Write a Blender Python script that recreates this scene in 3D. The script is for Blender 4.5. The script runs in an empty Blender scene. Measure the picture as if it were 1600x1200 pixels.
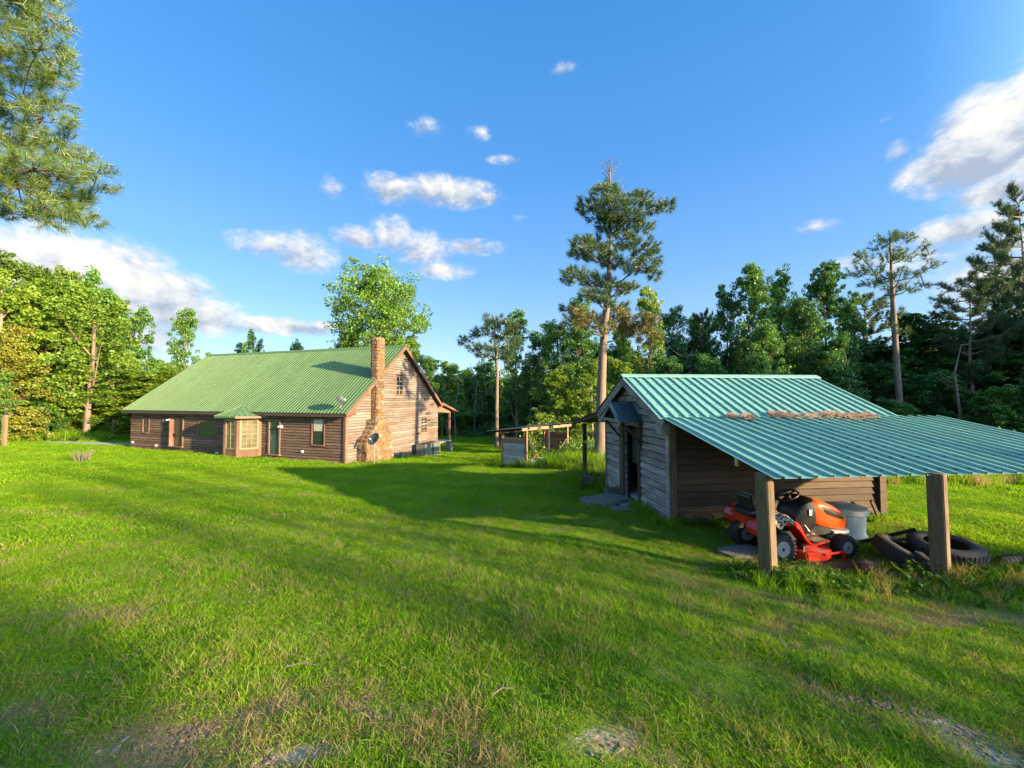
import bpy, bmesh, math, random
import numpy as np
from mathutils import Vector, Matrix, noise as mnoise
PI = math.pi
R = random.Random(11)
NR = np.random.RandomState(5)
S = bpy.context.scene
COL = S.collection

# ------------------------------------------------------------------ camera
F = 600.0; HZ = 620.0
cam_d = bpy.data.cameras.new('camera'); cam = bpy.data.objects.new('camera', cam_d); COL.objects.link(cam)
cam_d.sensor_width = 36.0; cam_d.lens = 13.5; cam_d.clip_start = 0.05; cam_d.clip_end = 3000
cam.location = (0, 0, 0); cam.rotation_euler = (math.radians(90 + 1.909), 0, 0)
S.camera = cam
S.render.resolution_x = 1024; S.render.resolution_y = 768

# ------------------------------------------------------------------ light
SUN_EL = math.radians(13.5)
TS = Vector((0.866, -0.500, 0)).normalized()            # towards the sun, level
SKY_STRENGTH = 0.15
SUN_STRENGTH = 2.65
EXPOSURE = 2.86
sd = bpy.data.lights.new('sun', 'SUN'); sd.energy = SUN_STRENGTH; sd.angle = math.radians(0.9); sd.color = (1.0, 0.73, 0.42)
sun = bpy.data.objects.new('sun', sd); COL.objects.link(sun)
tosun = Vector((TS.x*math.cos(SUN_EL), TS.y*math.cos(SUN_EL), math.sin(SUN_EL)))
sun.rotation_euler = tosun.to_track_quat('Z', 'Y').to_euler()
sun.location = (20, -10, 12)
S.view_settings.view_transform = 'Standard'; S.view_settings.look = 'None'
S.view_settings.exposure = EXPOSURE; S.view_settings.gamma = 1.0; S.view_settings.use_curve_mapping = False
S.render.engine = 'CYCLES'
try:
    S.cycles.max_bounces = 6; S.cycles.diffuse_bounces = 3; S.cycles.glossy_bounces = 2
    S.cycles.transmission_bounces = 3; S.cycles.transparent_max_bounces = 4
    S.cycles.use_denoising = True; S.cycles.caustics_reflective = False; S.cycles.caustics_refractive = False
except Exception: pass

class NT:
    """small node helper"""
    def __init__(s, tree): s.t = tree; s.n = tree.nodes; s.l = tree.links
    def node(s, typ, **kw):
        n = s.n.new(typ)
        for k, v in kw.items(): setattr(n, k, v)
        return n
    def put(s, sock, v):
        if isinstance(v, bpy.types.NodeSocket): s.l.new(v, sock)
        else: sock.default_value = v
    def m(s, op, a, b=None, c=None, clamp=False):
        n = s.n.new('ShaderNodeMath'); n.operation = op; n.use_clamp = clamp
        s.put(n.inputs[0], a)
        if b is not None: s.put(n.inputs[1], b)
        if c is not None: s.put(n.inputs[2], c)
        return n.outputs[0]
    def vm(s, op, a, b=None):
        n = s.n.new('ShaderNodeVectorMath'); n.operation = op
        s.put(n.inputs[0], a)
        if b is not None: s.put(n.inputs[1], b)
        return n.outputs['Value'] if op in ('LENGTH', 'DOT_PRODUCT', 'DISTANCE') else n.outputs[0]
    def comb(s, x, y, z):
        n = s.n.new('ShaderNodeCombineXYZ')
        s.put(n.inputs[0], x); s.put(n.inputs[1], y); s.put(n.inputs[2], z); return n.outputs[0]
    def noise(s, vec, scale, detail=3, rough=0.55, dist=0.0):
        n = s.n.new('ShaderNodeTexNoise')
        if vec is not None: s.l.new(vec, n.inputs['Vector'])
        s.put(n.inputs['Scale'], scale); n.inputs['Detail'].default_value = detail
        n.inputs['Roughness'].default_value = rough; n.inputs['Distortion'].default_value = dist
        return n.outputs[0]
    def ramp(s, f, stops, interp='LINEAR'):
        n = s.n.new('ShaderNodeValToRGB'); s.put(n.inputs[0], f); cr = n.color_ramp; cr.interpolation = interp
        while len(cr.elements) > 1: cr.elements.remove(cr.elements[-1])
        cr.elements[0].position = stops[0][0]; cr.elements[0].color = (*stops[0][1], 1) if hasattr(stops[0][1], '__len__') else (stops[0][1],)*3+(1,)
        for p, c in stops[1:]:
            e = cr.elements.new(p); e.color = (*c, 1) if hasattr(c, '__len__') else (c, c, c, 1)
        return n.outputs[0]
    def mix(s, f, a, b, blend='MIX'):
        n = s.n.new('ShaderNodeMix'); n.data_type = 'RGBA'; n.blend_type = blend
        s.put(n.inputs['Factor'], f)
        s.put(n.inputs[6], a if isinstance(a, bpy.types.NodeSocket) else (*a, 1))
        s.put(n.inputs[7], b if isinstance(b, bpy.types.NodeSocket) else (*b, 1))
        return n.outputs[2]
    def mapr(s, v, a, b, c=0.0, d=1.0, smooth=False):
        n = s.n.new('ShaderNodeMapRange'); s.put(n.inputs[0], v)
        if smooth: n.interpolation_type = 'SMOOTHSTEP'
        for i, q in enumerate((a, b, c, d)): s.put(n.inputs[i+1], q)
        return n.outputs[0]

# ------------------------------------------------------------------ world: Nishita sky with broken evening cumulus
W = bpy.data.worlds.new('World'); S.world = W; W.use_nodes = True
wt = W.node_tree; wt.nodes.clear(); q = NT(wt)
sky = q.node('ShaderNodeTexSky'); sky.sky_type = 'NISHITA'; sky.sun_disc = False
sky.sun_elevation = SUN_EL; sky.sun_rotation = math.atan2(TS.x, TS.y)
sky.air_density = 1.0; sky.dust_density = 0.35; sky.ozone_density = 2.5; sky.altitude = 100
tc = q.node('ShaderNodeTexCoord')
d = q.vm('NORMALIZE', tc.outputs['Generated'])
sp = q.node('ShaderNodeSeparateXYZ'); wt.links.new(d, sp.inputs[0])
dx, dy, dz = sp.outputs
az = q.m('ARCTAN2', dx, dy); el = q.m('ARCSINE', dz)
base = q.comb(az, q.m('MULTIPLY', el, 1.35), 0.0)
warp = q.noise(base, 7.0, 3, 0.6)
n_big = q.noise(base, 9.0, 6, 0.62, 0.4)
n_up = q.noise(q.vm('ADD', base, (0.02, 0.030, 0)), 9.0, 4, 0.62, 0.4)
n_fine = q.noise(base, 38.0, 5, 0.6, 0.3)
def ae(px, py):
    cp, s_ = math.cos(math.radians(1.909)), math.sin(math.radians(1.909))
    x, y, z = (px-800)/F, 1.0, (600-py)/F
    y2, z2 = y*cp - z*s_, y*s_ + z*cp
    return math.atan2(x, y2), math.atan2(z2, math.hypot(x, y2))
clouds = [  # px, py, half width, half height (pixels of the photograph), weight
    (610, 296, 40, 24, 1.0), (700, 300, 72, 26, 1.05), (762, 308, 30, 13, 0.9), (748, 206, 20, 15, .62), (665, 200, 28, 18, .5), (522, 293, 22, 20, .75),
    (787, 250, 26, 9, .45), (425, 384, 62, 20, .9), (470, 392, 60, 30, .95), (560, 374, 40, 20, 1.0), (615, 368, 34, 30, 1.0), (660, 388, 50, 28, 1.0), (735, 386, 52, 13, .95), (692, 422, 46, 14, 1.0),
    (580, 292, 16, 26, .5), (880, 106, 22, 12, .4), (380, 386, 28, 12, .6), (812, 340, 16, 9, .45),
    (-60, 420, 150, 90, 1.35), (60, 440, 140, 85, 1.4), (170, 445, 110, 70, 1.4), (250, 468, 90, 48, 1.3), (330, 495, 80, 28, 1.2), (430, 508, 90, 14, 1.05), (500, 512, 50, 9, .8), (120, 500, 160, 70, 1.35),
    (1580, 210, 170, 85, 1.25), (1500, 250, 110, 48, 1.15), (1640, 140, 90, 70, 1.2), (1405, 232, 24, 20, .7), (1560, 298, 90, 22, .95),
    (1490, 362, 90, 26, 1.0), (1270, 356, 44, 12, .6), (1330, 405, 40, 20, .45), (1440, 395, 90, 24, .6), (1560, 430, 120, 60, .8), (1380, 190, 30, 10, .35)]
vec2 = q.comb(az, el, 0.0)
cur = None; curb = None
for (px, py, hw, hh, wgt) in clouds:
    a0, e0 = ae(px, py); a1, _ = ae(px+hw, py); _, e1 = ae(px, py-hh)
    sa, se = abs(a1-a0), abs(e1-e0)
    v = q.vm('MULTIPLY', q.vm('SUBTRACT', vec2, (a0, e0, 0)), (1/sa, 1/se, 0))
    l = q.vm('LENGTH', v)
    f = q.m('MULTIPLY', q.m('SUBTRACT', 1.35, l), wgt*(1.45 if hw > 80 else 1.12))
    cur = f if cur is None else q.m('MAXIMUM', cur, f)
    sy = q.node('ShaderNodeSeparateXYZ'); wt.links.new(v, sy.inputs[0])
    g = q.m('MULTIPLY', q.m('MULTIPLY', q.m('SUBTRACT', 1.3, l), sy.outputs[1]), 1.0)
    gg = q.m('MULTIPLY', q.m('MAXIMUM', q.m('SUBTRACT', 1.3, l), 0.0), sy.outputs[1])
    curb = gg if curb is None else q.m('ADD', curb, gg)
# the same broken cumulus goes on round the rest of the sky, thickened for fill light
rest = q.mapr(q.m('ABSOLUTE', az), 1.12, 1.5, 0, 1, True)
band = q.m('MULTIPLY', q.mapr(el, 0.0, 0.12, 0.6, 1, True), q.mapr(el, 0.45, 0.8, 1, 0.35, True))
gen = q.m('MULTIPLY', q.m('MULTIPLY', q.mapr(q.noise(base, 2.6, 3, .5), .42, .66, -0.4, 1.3), rest), band)
cur = q.m('MAXIMUM', cur, gen)
cur = q.m('MAXIMUM', cur, 0.0)
den = q.m('ADD', cur, q.m('MULTIPLY', q.m('SUBTRACT', n_big, 0.5), 2.5))
den = q.m('ADD', den, q.m('MULTIPLY', q.m('SUBTRACT', n_fine, 0.5), 1.2))
alpha = q.mapr(den, -0.02, 1.35, 0, 1, True)
alpha = q.m('MULTIPLY', alpha, q.mapr(cur, 0.02, 0.35, 0, 1, True))
lit = q.m('ADD', q.m('MULTIPLY', q.m('SUBTRACT', n_big, n_up), 3.2), q.m('MULTIPLY', curb, 0.75))
lit = q.m('ADD', lit, q.m('MULTIPLY', q.m('SUBTRACT', n_fine, .5), 0.5))
lit = q.mapr(lit, -0.45, 0.60, 0, 1)
ccol = q.ramp(lit, [(0, (.43, .50, .61)), (.5, (.76, .79, .82)), (1, (1.10, 1.03, .90))])
hs = q.node('ShaderNodeHueSaturation'); hs.inputs['Saturation'].default_value = 1.22; hs.inputs['Value'].default_value = .60
hs.inputs['Hue'].default_value = 0.5
wt.links.new(sky.outputs[0], hs.inputs['Color'])
skyc = q.mix(1.0, hs.outputs[0], (0.95, 1.0, 1.0), 'MULTIPLY')
# clear air colour by height, kept to the side away from the sun; round the sun the sky texture is used as it is
clr = q.ramp(el, [(0, (.46, .60, .78)), (.10, (.36, .53, .79)), (.30, (.19, .405, .80)), (.52, (.095, .315, .75)), (.85, (.048, .252, .665))])
nearsun = q.mapr(q.vm('DOT_PRODUCT', d, tuple(tosun)), .34, .80, 0, 1, True)
skyc = q.mix(.84, skyc, clr)
skyc = q.mix(nearsun, skyc, sky.outputs[0])
out = q.mix(q.m('MULTIPLY', alpha, 0.94), skyc, ccol)
bg = q.node('ShaderNodeBackground'); wt.links.new(out, bg.inputs[0]); bg.inputs[1].default_value = SKY_STRENGTH
wo = q.node('ShaderNodeOutputWorld'); wt.links.new(bg.outputs[0], wo.inputs[0])

# ------------------------------------------------------------------ object helpers
def mesh_np(name, V, Fq, smooth=False):
    """V (n,3) array, Fq (m,k) int array of equal polygons"""
    me = bpy.data.meshes.new(name)
    V = np.asarray(V, np.float32); Fq = np.asarray(Fq, np.int32)
    k = Fq.shape[1]
    me.vertices.add(len(V)); me.vertices.foreach_set('co', V.ravel())
    me.loops.add(Fq.size); me.loops.foreach_set('vertex_index', Fq.ravel())
    me.polygons.add(len(Fq)); me.polygons.foreach_set('loop_start', np.arange(0, Fq.size, k, dtype=np.int32))
    me.polygons.foreach_set('loop_total', np.full(len(Fq), k, np.int32))
    if smooth: me.polygons.foreach_set('use_smooth', np.ones(len(Fq), bool))
    me.update(calc_edges=True)
    return me

class MB:
    def __init__(s): s.v = []; s.f = []
    def add(s, vs, fs):
        o = len(s.v); s.v += [tuple(p) for p in vs]; s.f += [tuple(i+o for i in f) for f in fs]
    def box(s, c, size, rz=0, M=None, bev=0):
        x, y, z = size[0]/2, size[1]/2, size[2]/2
        vs = [Vector((a*x, b*y, g*z)) for g in (-1, 1) for b in (-1, 1) for a in (-1, 1)]
        if M is None: M = Matrix.Rotation(rz, 3, 'Z')
        c = Vector(c)
        s.add([M @ v + c for v in vs], [(0, 2, 3, 1), (4, 5, 7, 6), (0, 1, 5, 4), (2, 6, 7, 3), (0, 4, 6, 2), (1, 3, 7, 5)])
        return s
    def bar(s, p0, p1, w, h, up=(0, 0, 1)):
        p0, p1 = Vector(p0), Vector(p1); a = (p1-p0); L = a.length; a.normalize()
        u = Vector(up); sd_ = a.cross(u)
        if sd_.length < 1e-4: sd_ = a.cross(Vector((1, 0, 0)))
        sd_.normalize(); u = sd_.cross(a)
        M = Matrix((a, sd_, u)).transposed()
        return s.box((p0+p1)/2, (L, w, h), M=M)
    def prism(s, poly, fn, a, b):
        """poly: list of 2-D points; fn(u, v, t) -> 3-D; extruded from t=a to t=b"""
        n = len(poly)
        s.add([fn(u, v, a) for u, v in poly] + [fn(u, v, b) for u, v in poly],
              [tuple(range(n))[::-1], tuple(range(n, 2*n))] + [(i, (i+1) % n, n+(i+1) % n, n+i) for i in range(n)])
        return s
    def tube(s, pts, rad, n=8, caps=True):
        pts = [Vector(p) for p in pts]; rad = rad if hasattr(rad, '__len__') else [rad]*len(pts)
        rings = []; ref = None
        for i, p in enumerate(pts):
            a = (pts[min(i+1, len(pts)-1)] - pts[max(i-1, 0)])
            if a.length < 1e-9: a = Vector((0, 0, 1))
            a.normalize()
            if ref is None: ref = Vector((1, 0, 0)) if abs(a.x) < .8 else Vector((0, 1, 0))
            u = (ref - a*ref.dot(a)).normalized(); ref = u; w = a.cross(u)
            rings.append([p + (u*math.cos(t) + w*math.sin(t))*rad[i] for t in [2*PI*k/n for k in range(n)]])
        vs = [v for r in rings for v in r]; fs = []
        for i in range(len(pts)-1):
            for k in range(n):
                fs.append((i*n+k, i*n+(k+1) % n, (i+1)*n+(k+1) % n, (i+1)*n+k))
        if caps: fs += [tuple(range(n))[::-1], tuple(range((len(pts)-1)*n, len(pts)*n))]
        s.add(vs, fs); return s
    def lathe(s, prof, n=24, c=(0, 0, 0), M=None, close=False, rfn=None):
        c = Vector(c); M = M or Matrix.Identity(3); vs = []; fs = []
        for (r, z) in prof:
            for k in range(n):
                t = 2*PI*k/n; rr = r*(rfn(t, z) if rfn else 1)
                vs.append(M @ Vector((rr*math.cos(t), rr*math.sin(t), z)) + c)
        m = len(prof)
        for i in range(m if close else m-1):
            j = (i+1) % m
            for k in range(n):
                fs.append((i*n+k, i*n+(k+1) % n, j*n+(k+1) % n, j*n+k))
        if not close:
            if prof[0][0] > 1e-6: fs.append(tuple(range(n))[::-1])
            if prof[-1][0] > 1e-6: fs.append(tuple(range((m-1)*n, m*n)))
        s.add(vs, fs); return s
    def loft(s, secs, n=16, p=4.0, caps=True):
        """secs: (x, y0, z_low, z_high, half_width) rounded-box sections along x"""
        vs = []; fs = []
        for (x, yc, zl, zh, hw) in secs:
            zc, hh = (zl+zh)/2, (zh-zl)/2
            for k in range(n):
                t = 2*PI*(k+.5)/n; c_, s_ = math.cos(t), math.sin(t)
                rr = (abs(c_)**p + abs(s_)**p)**(-1/p)
                vs.append((x, yc + hw*rr*c_, zc + hh*rr*s_))
        for i in range(len(secs)-1):
            for k in range(n):
                fs.append((i*n+k, i*n+(k+1) % n, (i+1)*n+(k+1) % n, (i+1)*n+k))
        if caps: fs += [tuple(range(n))[::-1], tuple(range((len(secs)-1)*n, len(secs)*n))]
        s.add(vs, fs); return s
    def mesh(s, name='mesh', smooth=False, bevel=0):
        me = bpy.data.meshes.new(name); me.from_pydata(s.v, [], s.f)
        bm = bmesh.new(); bm.from_mesh(me); bmesh.ops.recalc_face_normals(bm, faces=bm.faces)
        if bevel: bmesh.ops.bevel(bm, geom=[e for e in bm.edges], offset=bevel, segments=2, affect='EDGES', clamp_overlap=True)
        bm.to_mesh(me); bm.free()
        if smooth:
            me.polygons.foreach_set('use_smooth', [True]*len(me.polygons))
            try: me.set_sharp_from_angle(angle=math.radians(38))
            except Exception: pass
        me.update(); return me
    def build(s, name, mat, parent=None, smooth=False, bevel=0, loc=None):
        return link(name, s.mesh(name, smooth, bevel), mat, parent, loc)

def link(name, me, mat, parent=None, loc=None, rot=None, scale=None):
    o = bpy.data.objects.new(name, me); COL.objects.link(o)
    if mat is not None and me is not None:
        if len(me.materials) == 0: me.materials.append(mat)
        elif me.materials[0] != mat:
            o.material_slots[0].link = 'OBJECT'; o.material_slots[0].material = mat
    if parent is not None: o.parent = parent
    if loc is not None: o.location = loc
    if rot is not None: o.rotation_euler = rot
    if scale is not None: o.scale = scale
    return o
def tag(o, label=None, cat=None, group=None, kind=None):
    if label: o['label'] = label
    if cat: o['category'] = cat
    if group: o['group'] = group
    if kind: o['kind'] = kind
    return o
def thing(name, label, cat, loc=(0, 0, 0), rz=0, group=None, scale=None):
    o = bpy.data.objects.new(name, None); COL.objects.link(o); o.empty_display_size = .2
    o.location = loc; o.rotation_euler = (0, 0, rz)
    if scale: o.scale = scale
    return tag(o, label, cat, group)
def dup_tree(o, parent=None):
    c = o.copy(); COL.objects.link(c); c.parent = parent
    for ch in list(o.children): dup_tree(ch, c)
    return c

# ------------------------------------------------------------------ materials
def new_mat(name):
    m = bpy.data.materials.new(name); m.use_nodes = True; m.node_tree.nodes.clear(); return m, NT(m.node_tree)
def finish(m, k, color, rough=.7, metal=0, spec=.5, bump=None, bstr=.3, bdist=.02, extra=None):
    b = k.node('ShaderNodeBsdfPrincipled'); k.put(b.inputs['Base Color'], color if isinstance(color, bpy.types.NodeSocket) else (*color, 1))
    k.put(b.inputs['Roughness'], rough); b.inputs['Metallic'].default_value = metal; b.inputs['Specular IOR Level'].default_value = spec
    if bump is not None:
        bn = k.node('ShaderNodeBump'); bn.inputs['Strength'].default_value = bstr; bn.inputs['Distance'].default_value = bdist
        k.put(bn.inputs['Height'], bump); k.l.new(bn.outputs[0], b.inputs['Normal'])
    o = k.node('ShaderNodeOutputMaterial'); k.l.new(b.outputs[0], o.inputs[0]); return m
def plain(name, col, rough=.6, metal=0, var=.25, scale=6, bstr=.15, spec=.5):
    m, k = new_mat(name); c = k.node('ShaderNodeTexCoord').outputs['Object']
    n = k.noise(c, scale, 5, .6)
    n2 = k.noise(c, scale*7, 3, .6)
    f = k.mapr(k.m('ADD', k.m('MULTIPLY', n, .7), k.m('MULTIPLY', n2, .3)), .35, .65)
    colr = k.mix(f, tuple(x*(1-var) for x in col), tuple(min(1, x*(1+var)) for x in col))
    return finish(m, k, colr, k.mapr(n, .3, .7, max(0, rough-.08), min(1, rough+.08)), metal, spec, n2, bstr, .01)
def wood(name, a, b, c, axis=0, gscale=1.0, patch=.55, rough=.8):
    """weathered board: three colours, grain along the axis, a tint of its own per board"""
    m, k = new_mat(name); co = k.node('ShaderNodeTexCoord').outputs['Object']
    oi = k.node('ShaderNodeObjectInfo')
    off = k.comb(k.m('MULTIPLY', oi.outputs['Random'], 37.0), k.m('MULTIPLY', oi.outputs['Random'], 91.0), k.m('MULTIPLY', oi.outputs['Random'], 13.0))
    co2 = k.vm('ADD', co, off)
    sc = [14.0]*3; sc[axis] = .8
    grain = k.noise(k.vm('MULTIPLY', co2, tuple(x*gscale for x in sc)), 3.0, 5, .65)
    sc = [2.4]*3; sc[axis] = .55
    pt = k.noise(k.vm('MULTIPLY', co2, tuple(sc)), 1.3, 4, .6, .3)
    big = k.noise(co, .55, 3, .6)
    f1 = k.mapr(k.m('ADD', k.m('MULTIPLY', pt, .65), k.m('MULTIPLY', big, .45)), patch-.12, patch+.12)
    col = k.mix(f1, a, b)
    col = k.mix(k.mapr(grain, .42, .68, 0, .75), col, c)
    v = k.mapr(oi.outputs['Random'], 0, 1, .72, 1.22)
    hv = k.node('ShaderNodeHueSaturation'); k.put(hv.inputs['Value'], v); k.l.new(col, hv.inputs['Color'])
    return finish(m, k, hv.outputs[0], rough, 0, .25, grain, .5, .012)

def leafmat(name, dark, lite, trans=.35, tcol=None, spec=True):
    m, k = new_mat(name)
    at = k.node('ShaderNodeAttribute', attribute_name='rnd').outputs['Fac']
    oi = k.node('ShaderNodeObjectInfo').outputs['Random']
    gp = k.node('ShaderNodeNewGeometry').outputs['Position']
    n = k.noise(gp, .45, 3, .55)
    f = k.m('ADD', k.m('MULTIPLY', at, .55), k.m('MULTIPLY', k.mapr(n, .3, .7), .45))
    col = k.mix(f, dark, lite)
    hv = k.node('ShaderNodeHueSaturation'); k.put(hv.inputs['Value'], k.mapr(oi, 0, 1, .78, 1.2)); k.put(hv.inputs['Hue'], k.mapr(oi, 0, 1, .515, .487)); k.l.new(col, hv.inputs['Color'])
    col = hv.outputs[0]
    df = k.node('ShaderNodeBsdfDiffuse'); k.l.new(col, df.inputs[0])
    tr = k.node('ShaderNodeBsdfTranslucent')
    tcl = k.mix(1.0, col, tcol or (1.5, 1.35, .55), 'MULTIPLY'); k.l.new(tcl, tr.inputs[0])
    mx = k.node('ShaderNodeMixShader'); mx.inputs[0].default_value = trans
    k.l.new(df.outputs[0], mx.inputs[1]); k.l.new(tr.outputs[0], mx.inputs[2]); o_ = mx.outputs[0]
    if spec:
        gl = k.node('ShaderNodeBsdfGlossy'); gl.inputs['Roughness'].default_value = .45; gl.inputs[0].default_value = (1, 1, 1, 1)
        m2 = k.node('ShaderNodeMixShader'); m2.inputs[0].default_value = .045
        k.l.new(o_, m2.inputs[1]); k.l.new(gl.outputs[0], m2.inputs[2]); o_ = m2.outputs[0]
    o = k.node('ShaderNodeOutputMaterial'); k.l.new(o_, o.inputs[0]); return m

M = {}
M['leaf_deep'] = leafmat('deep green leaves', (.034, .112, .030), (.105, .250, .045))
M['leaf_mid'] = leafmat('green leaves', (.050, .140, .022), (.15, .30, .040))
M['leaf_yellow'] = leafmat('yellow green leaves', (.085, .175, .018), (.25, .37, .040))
M['leaf_sun'] = leafmat('sunlit green leaves', (.085, .185, .016), (.27, .38, .035))  # brighter copy of the green leaves, sunlight put into the colour
M['leaf_olive'] = leafmat('olive leaves', (.07, .13, .015), (.20, .29, .03))
M['leaf_gold'] = leafmat('golden magnolia leaves', (.14, .19, .022), (.46, .42, .06))
M['needle'] = leafmat('pine needles', (.028, .075, .032), (.085, .155, .045), .2)
M['needle_near'] = leafmat('near pine needles', (.030, .085, .018), (.13, .20, .028), .25)
M['needle_olive'] = leafmat('olive pine needles', (.065, .10, .018), (.20, .22, .035), .25)
M['needle_brown'] = leafmat('browning pine needles', (.09, .09, .025), (.20, .19, .05), .2)
M['bark'] = wood('grey bark', (.17, .13, .10), (.28, .22, .17), (.07, .05, .04), 2, .5)
M['bark_pine'] = wood('pine bark', (.17, .125, .095), (.25, .19, .14), (.10, .07, .05), 2, .6)
M['bark_dark'] = wood('dark bark', (.09, .075, .06), (.15, .12, .10), (.045, .035, .03), 2, .5)
M['twig'] = plain('bare grey twigs', (.13, .105, .085), .9)

# ------------------------------------------------------------------ terrain
CP = np.array([(0, 0, -1.75), (0, 3, -2.02), (-4, 3, -1.98), (-10, 4, -2.0), (3, 2.5, -2.08), (3.5, 5.3, -2.45), (5.8, 5.2, -2.43), (4.3, 6.1, -2.60), (5.5, 6.3, -2.63), (6.4, 7.3, -2.64),
    (3.3, 8, -2.58), (8.1, 8.4, -2.62), (2.9, 11.9, -2.86), (7.8, 12.4, -2.85), (2.9, 15.2, -3.05), (-1, 12, -3.05), (.75, 19.5, -3.62), (3.4, 23.3, -3.75),
    (-8.67, 20, -3.5), (-25, 25.3, -3.38), (-17, 22.7, -3.42), (-12, 15, -3.15), (-21, 18.8, -3.2), (-31.6, 24, -3.05), (-5.7, 29.2, -4.3), (-22, 34.5, -4.1), (-2, 30, -4.4), (-2.5, 36, -4.75), (-5, 48, -5.2),
    (11, 9.7, -2.9), (18, 15, -3.4), (30, 25, -4.2), (30, 45, -5.3), (-40, 45, -4.0), (-60, 30, -3.2), (60, 30, -4.5), (0, -15, -1.3), (20, 0, -2.3), (15, -15, -1.5), (-20, 5, -2.1), (-20, -10, -1.3),
    (10, 35, -4.8), (15, 55, -5.6), (-30, 70, -5.4), (30, 80, -6), (90, 60, -6), (-90, 60, -5), (90, -30, -3), (-90, -30, -3), (0, -90, -2)], float)
def _u(r2): return np.where(r2 > 1e-9, .5*r2*np.log(np.maximum(r2, 1e-9)), 0)
_n = len(CP); _d2 = ((CP[:, None, :2]-CP[None, :, :2])**2).sum(-1)
_A = np.zeros((_n+3, _n+3)); _A[:_n, :_n] = _u(_d2) + np.eye(_n)*1.5; _A[:_n, _n] = 1; _A[:_n, _n+1:] = CP[:, :2]; _A[_n:, :_n] = _A[:_n, _n:].T
_w = np.linalg.solve(_A, np.concatenate([CP[:, 2], np.zeros(3)]))
def hgt(x, y):
    x = np.asarray(x, float); y = np.asarray(y, float); sh = x.shape; X = x.ravel(); Y = y.ravel()
    out_ = np.empty(len(X))
    for i in range(0, len(X), 20000):
        a, b = X[i:i+20000], Y[i:i+20000]
        r2 = (a[:, None]-CP[None, :, 0])**2 + (b[:, None]-CP[None, :, 1])**2
        out_[i:i+20000] = _u(r2) @ _w[:_n] + _w[_n] + _w[_n+1]*a + _w[_n+2]*b
    rr = np.hypot(X, Y-20); t = np.clip((rr-70)/40, 0, 1); t = t*t*(3-2*t)
    out_ = out_*(1-t) + (-5.5)*t
    near = np.clip(1-np.hypot(X, Y)/30, 0, 1)
    out_ += near*.030*(np.sin(X*1.7+Y*.9)*np.sin(Y*1.3-X*.4) + .6*np.sin(X*3.9+1)*np.sin(Y*3.3+2))
    return out_.reshape(sh)
def gz(x, y): return float(hgt(np.array([x]), np.array([y]))[0])

# bare and worn spots of the lawn: x, y, radii, heading, strength, kind (0 pale sand, 1 dead reddish grass, 2 straw)
def gp(px, py, it=12):
    dpt = 3.0
    for _ in range(it*3):
        X = (px-800)/F*dpt; z = gz(X, dpt); nd = z*F/(HZ-py); dpt = dpt*.5+nd*.5
    return (px-800)/F*dpt, dpt
SPOTS = []
for (px, py, rx, ry, a, s_, kd) in [(318, 1140, .27, .24, .2, 1.0, 1), (432, 1162, .20, .12, .1, 1.1, 0), (590, 1102, .16, .12, 0, .9, 0), (545, 1090, .14, .12, 0, .6, 1), (950, 1155, .13, .08, .3, .7, 0), (1060, 1190, .15, .08, 0, .5, 0),
        (1325, 1080, .20, .08, -.3, 1.1, 0), (1400, 1098, .18, .06, -.2, 1.0, 0), (1490, 1130, .16, .07, -.5, 1.1, 0), (1530, 1165, .18, .07, -.5, 1.1, 0), (1250, 1010, .2, .08, 0, .6, 0), (1190, 985, .2, .1, 0, .6, 2),
        (1540, 955, .75, .30, 0, .85, 2), (1300, 962, .5, .2, 0, .5, 2), (1180, 930, .35, .13, -.5, .75, 2), (1050, 900, .45, .15, -.5, .5, 2), (210, 1150, .2, .1, 0, .5, 0), (180, 960, .3, .12, 0, .4, 0), (45, 803, .5, .2, 0, .8, 0), (175, 767, .6, .2, 0, .8, 0),
        (1230, 880, .9, .35, .1, .9, 2), (1440, 880, .8, .4, .1, .7, 2), (690, 1160, .25, .12, 0, .5, 1), (60, 1120, .3, .1, 0, .4, 0)]:
    gx, gy = gp(px, py); k_s = 1.1 if kd == 0 else 1.2 if kd == 1 else 1.0; SPOTS.append((gx, gy, rx*k_s, ry*k_s, a, s_, kd))
def bare(X, Y):
    """0..1 bareness and kind masks at the points"""
    X = np.asarray(X, float); Y = np.asarray(Y, float); B = np.zeros((3,)+X.shape)
    for (cx, cy, rx, ry, a, s_, kd) in SPOTS:
        c_, n_ = math.cos(a), math.sin(a); u = ((X-cx)*c_+(Y-cy)*n_)/rx; v = (-(X-cx)*n_+(Y-cy)*c_)/ry
        wob = 1+.25*np.sin(7*X+3*Y)+.25*np.sin(11*Y-5*X+1.3)+.15*np.sin(23*X+17*Y)
        r = np.sqrt(u*u+v*v)*wob
        B[kd] = np.maximum(B[kd], np.clip(1.25-r*.75, 0, 1)*s_*(r < 1.6))
    return np.clip(B, 0, 1)

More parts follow.
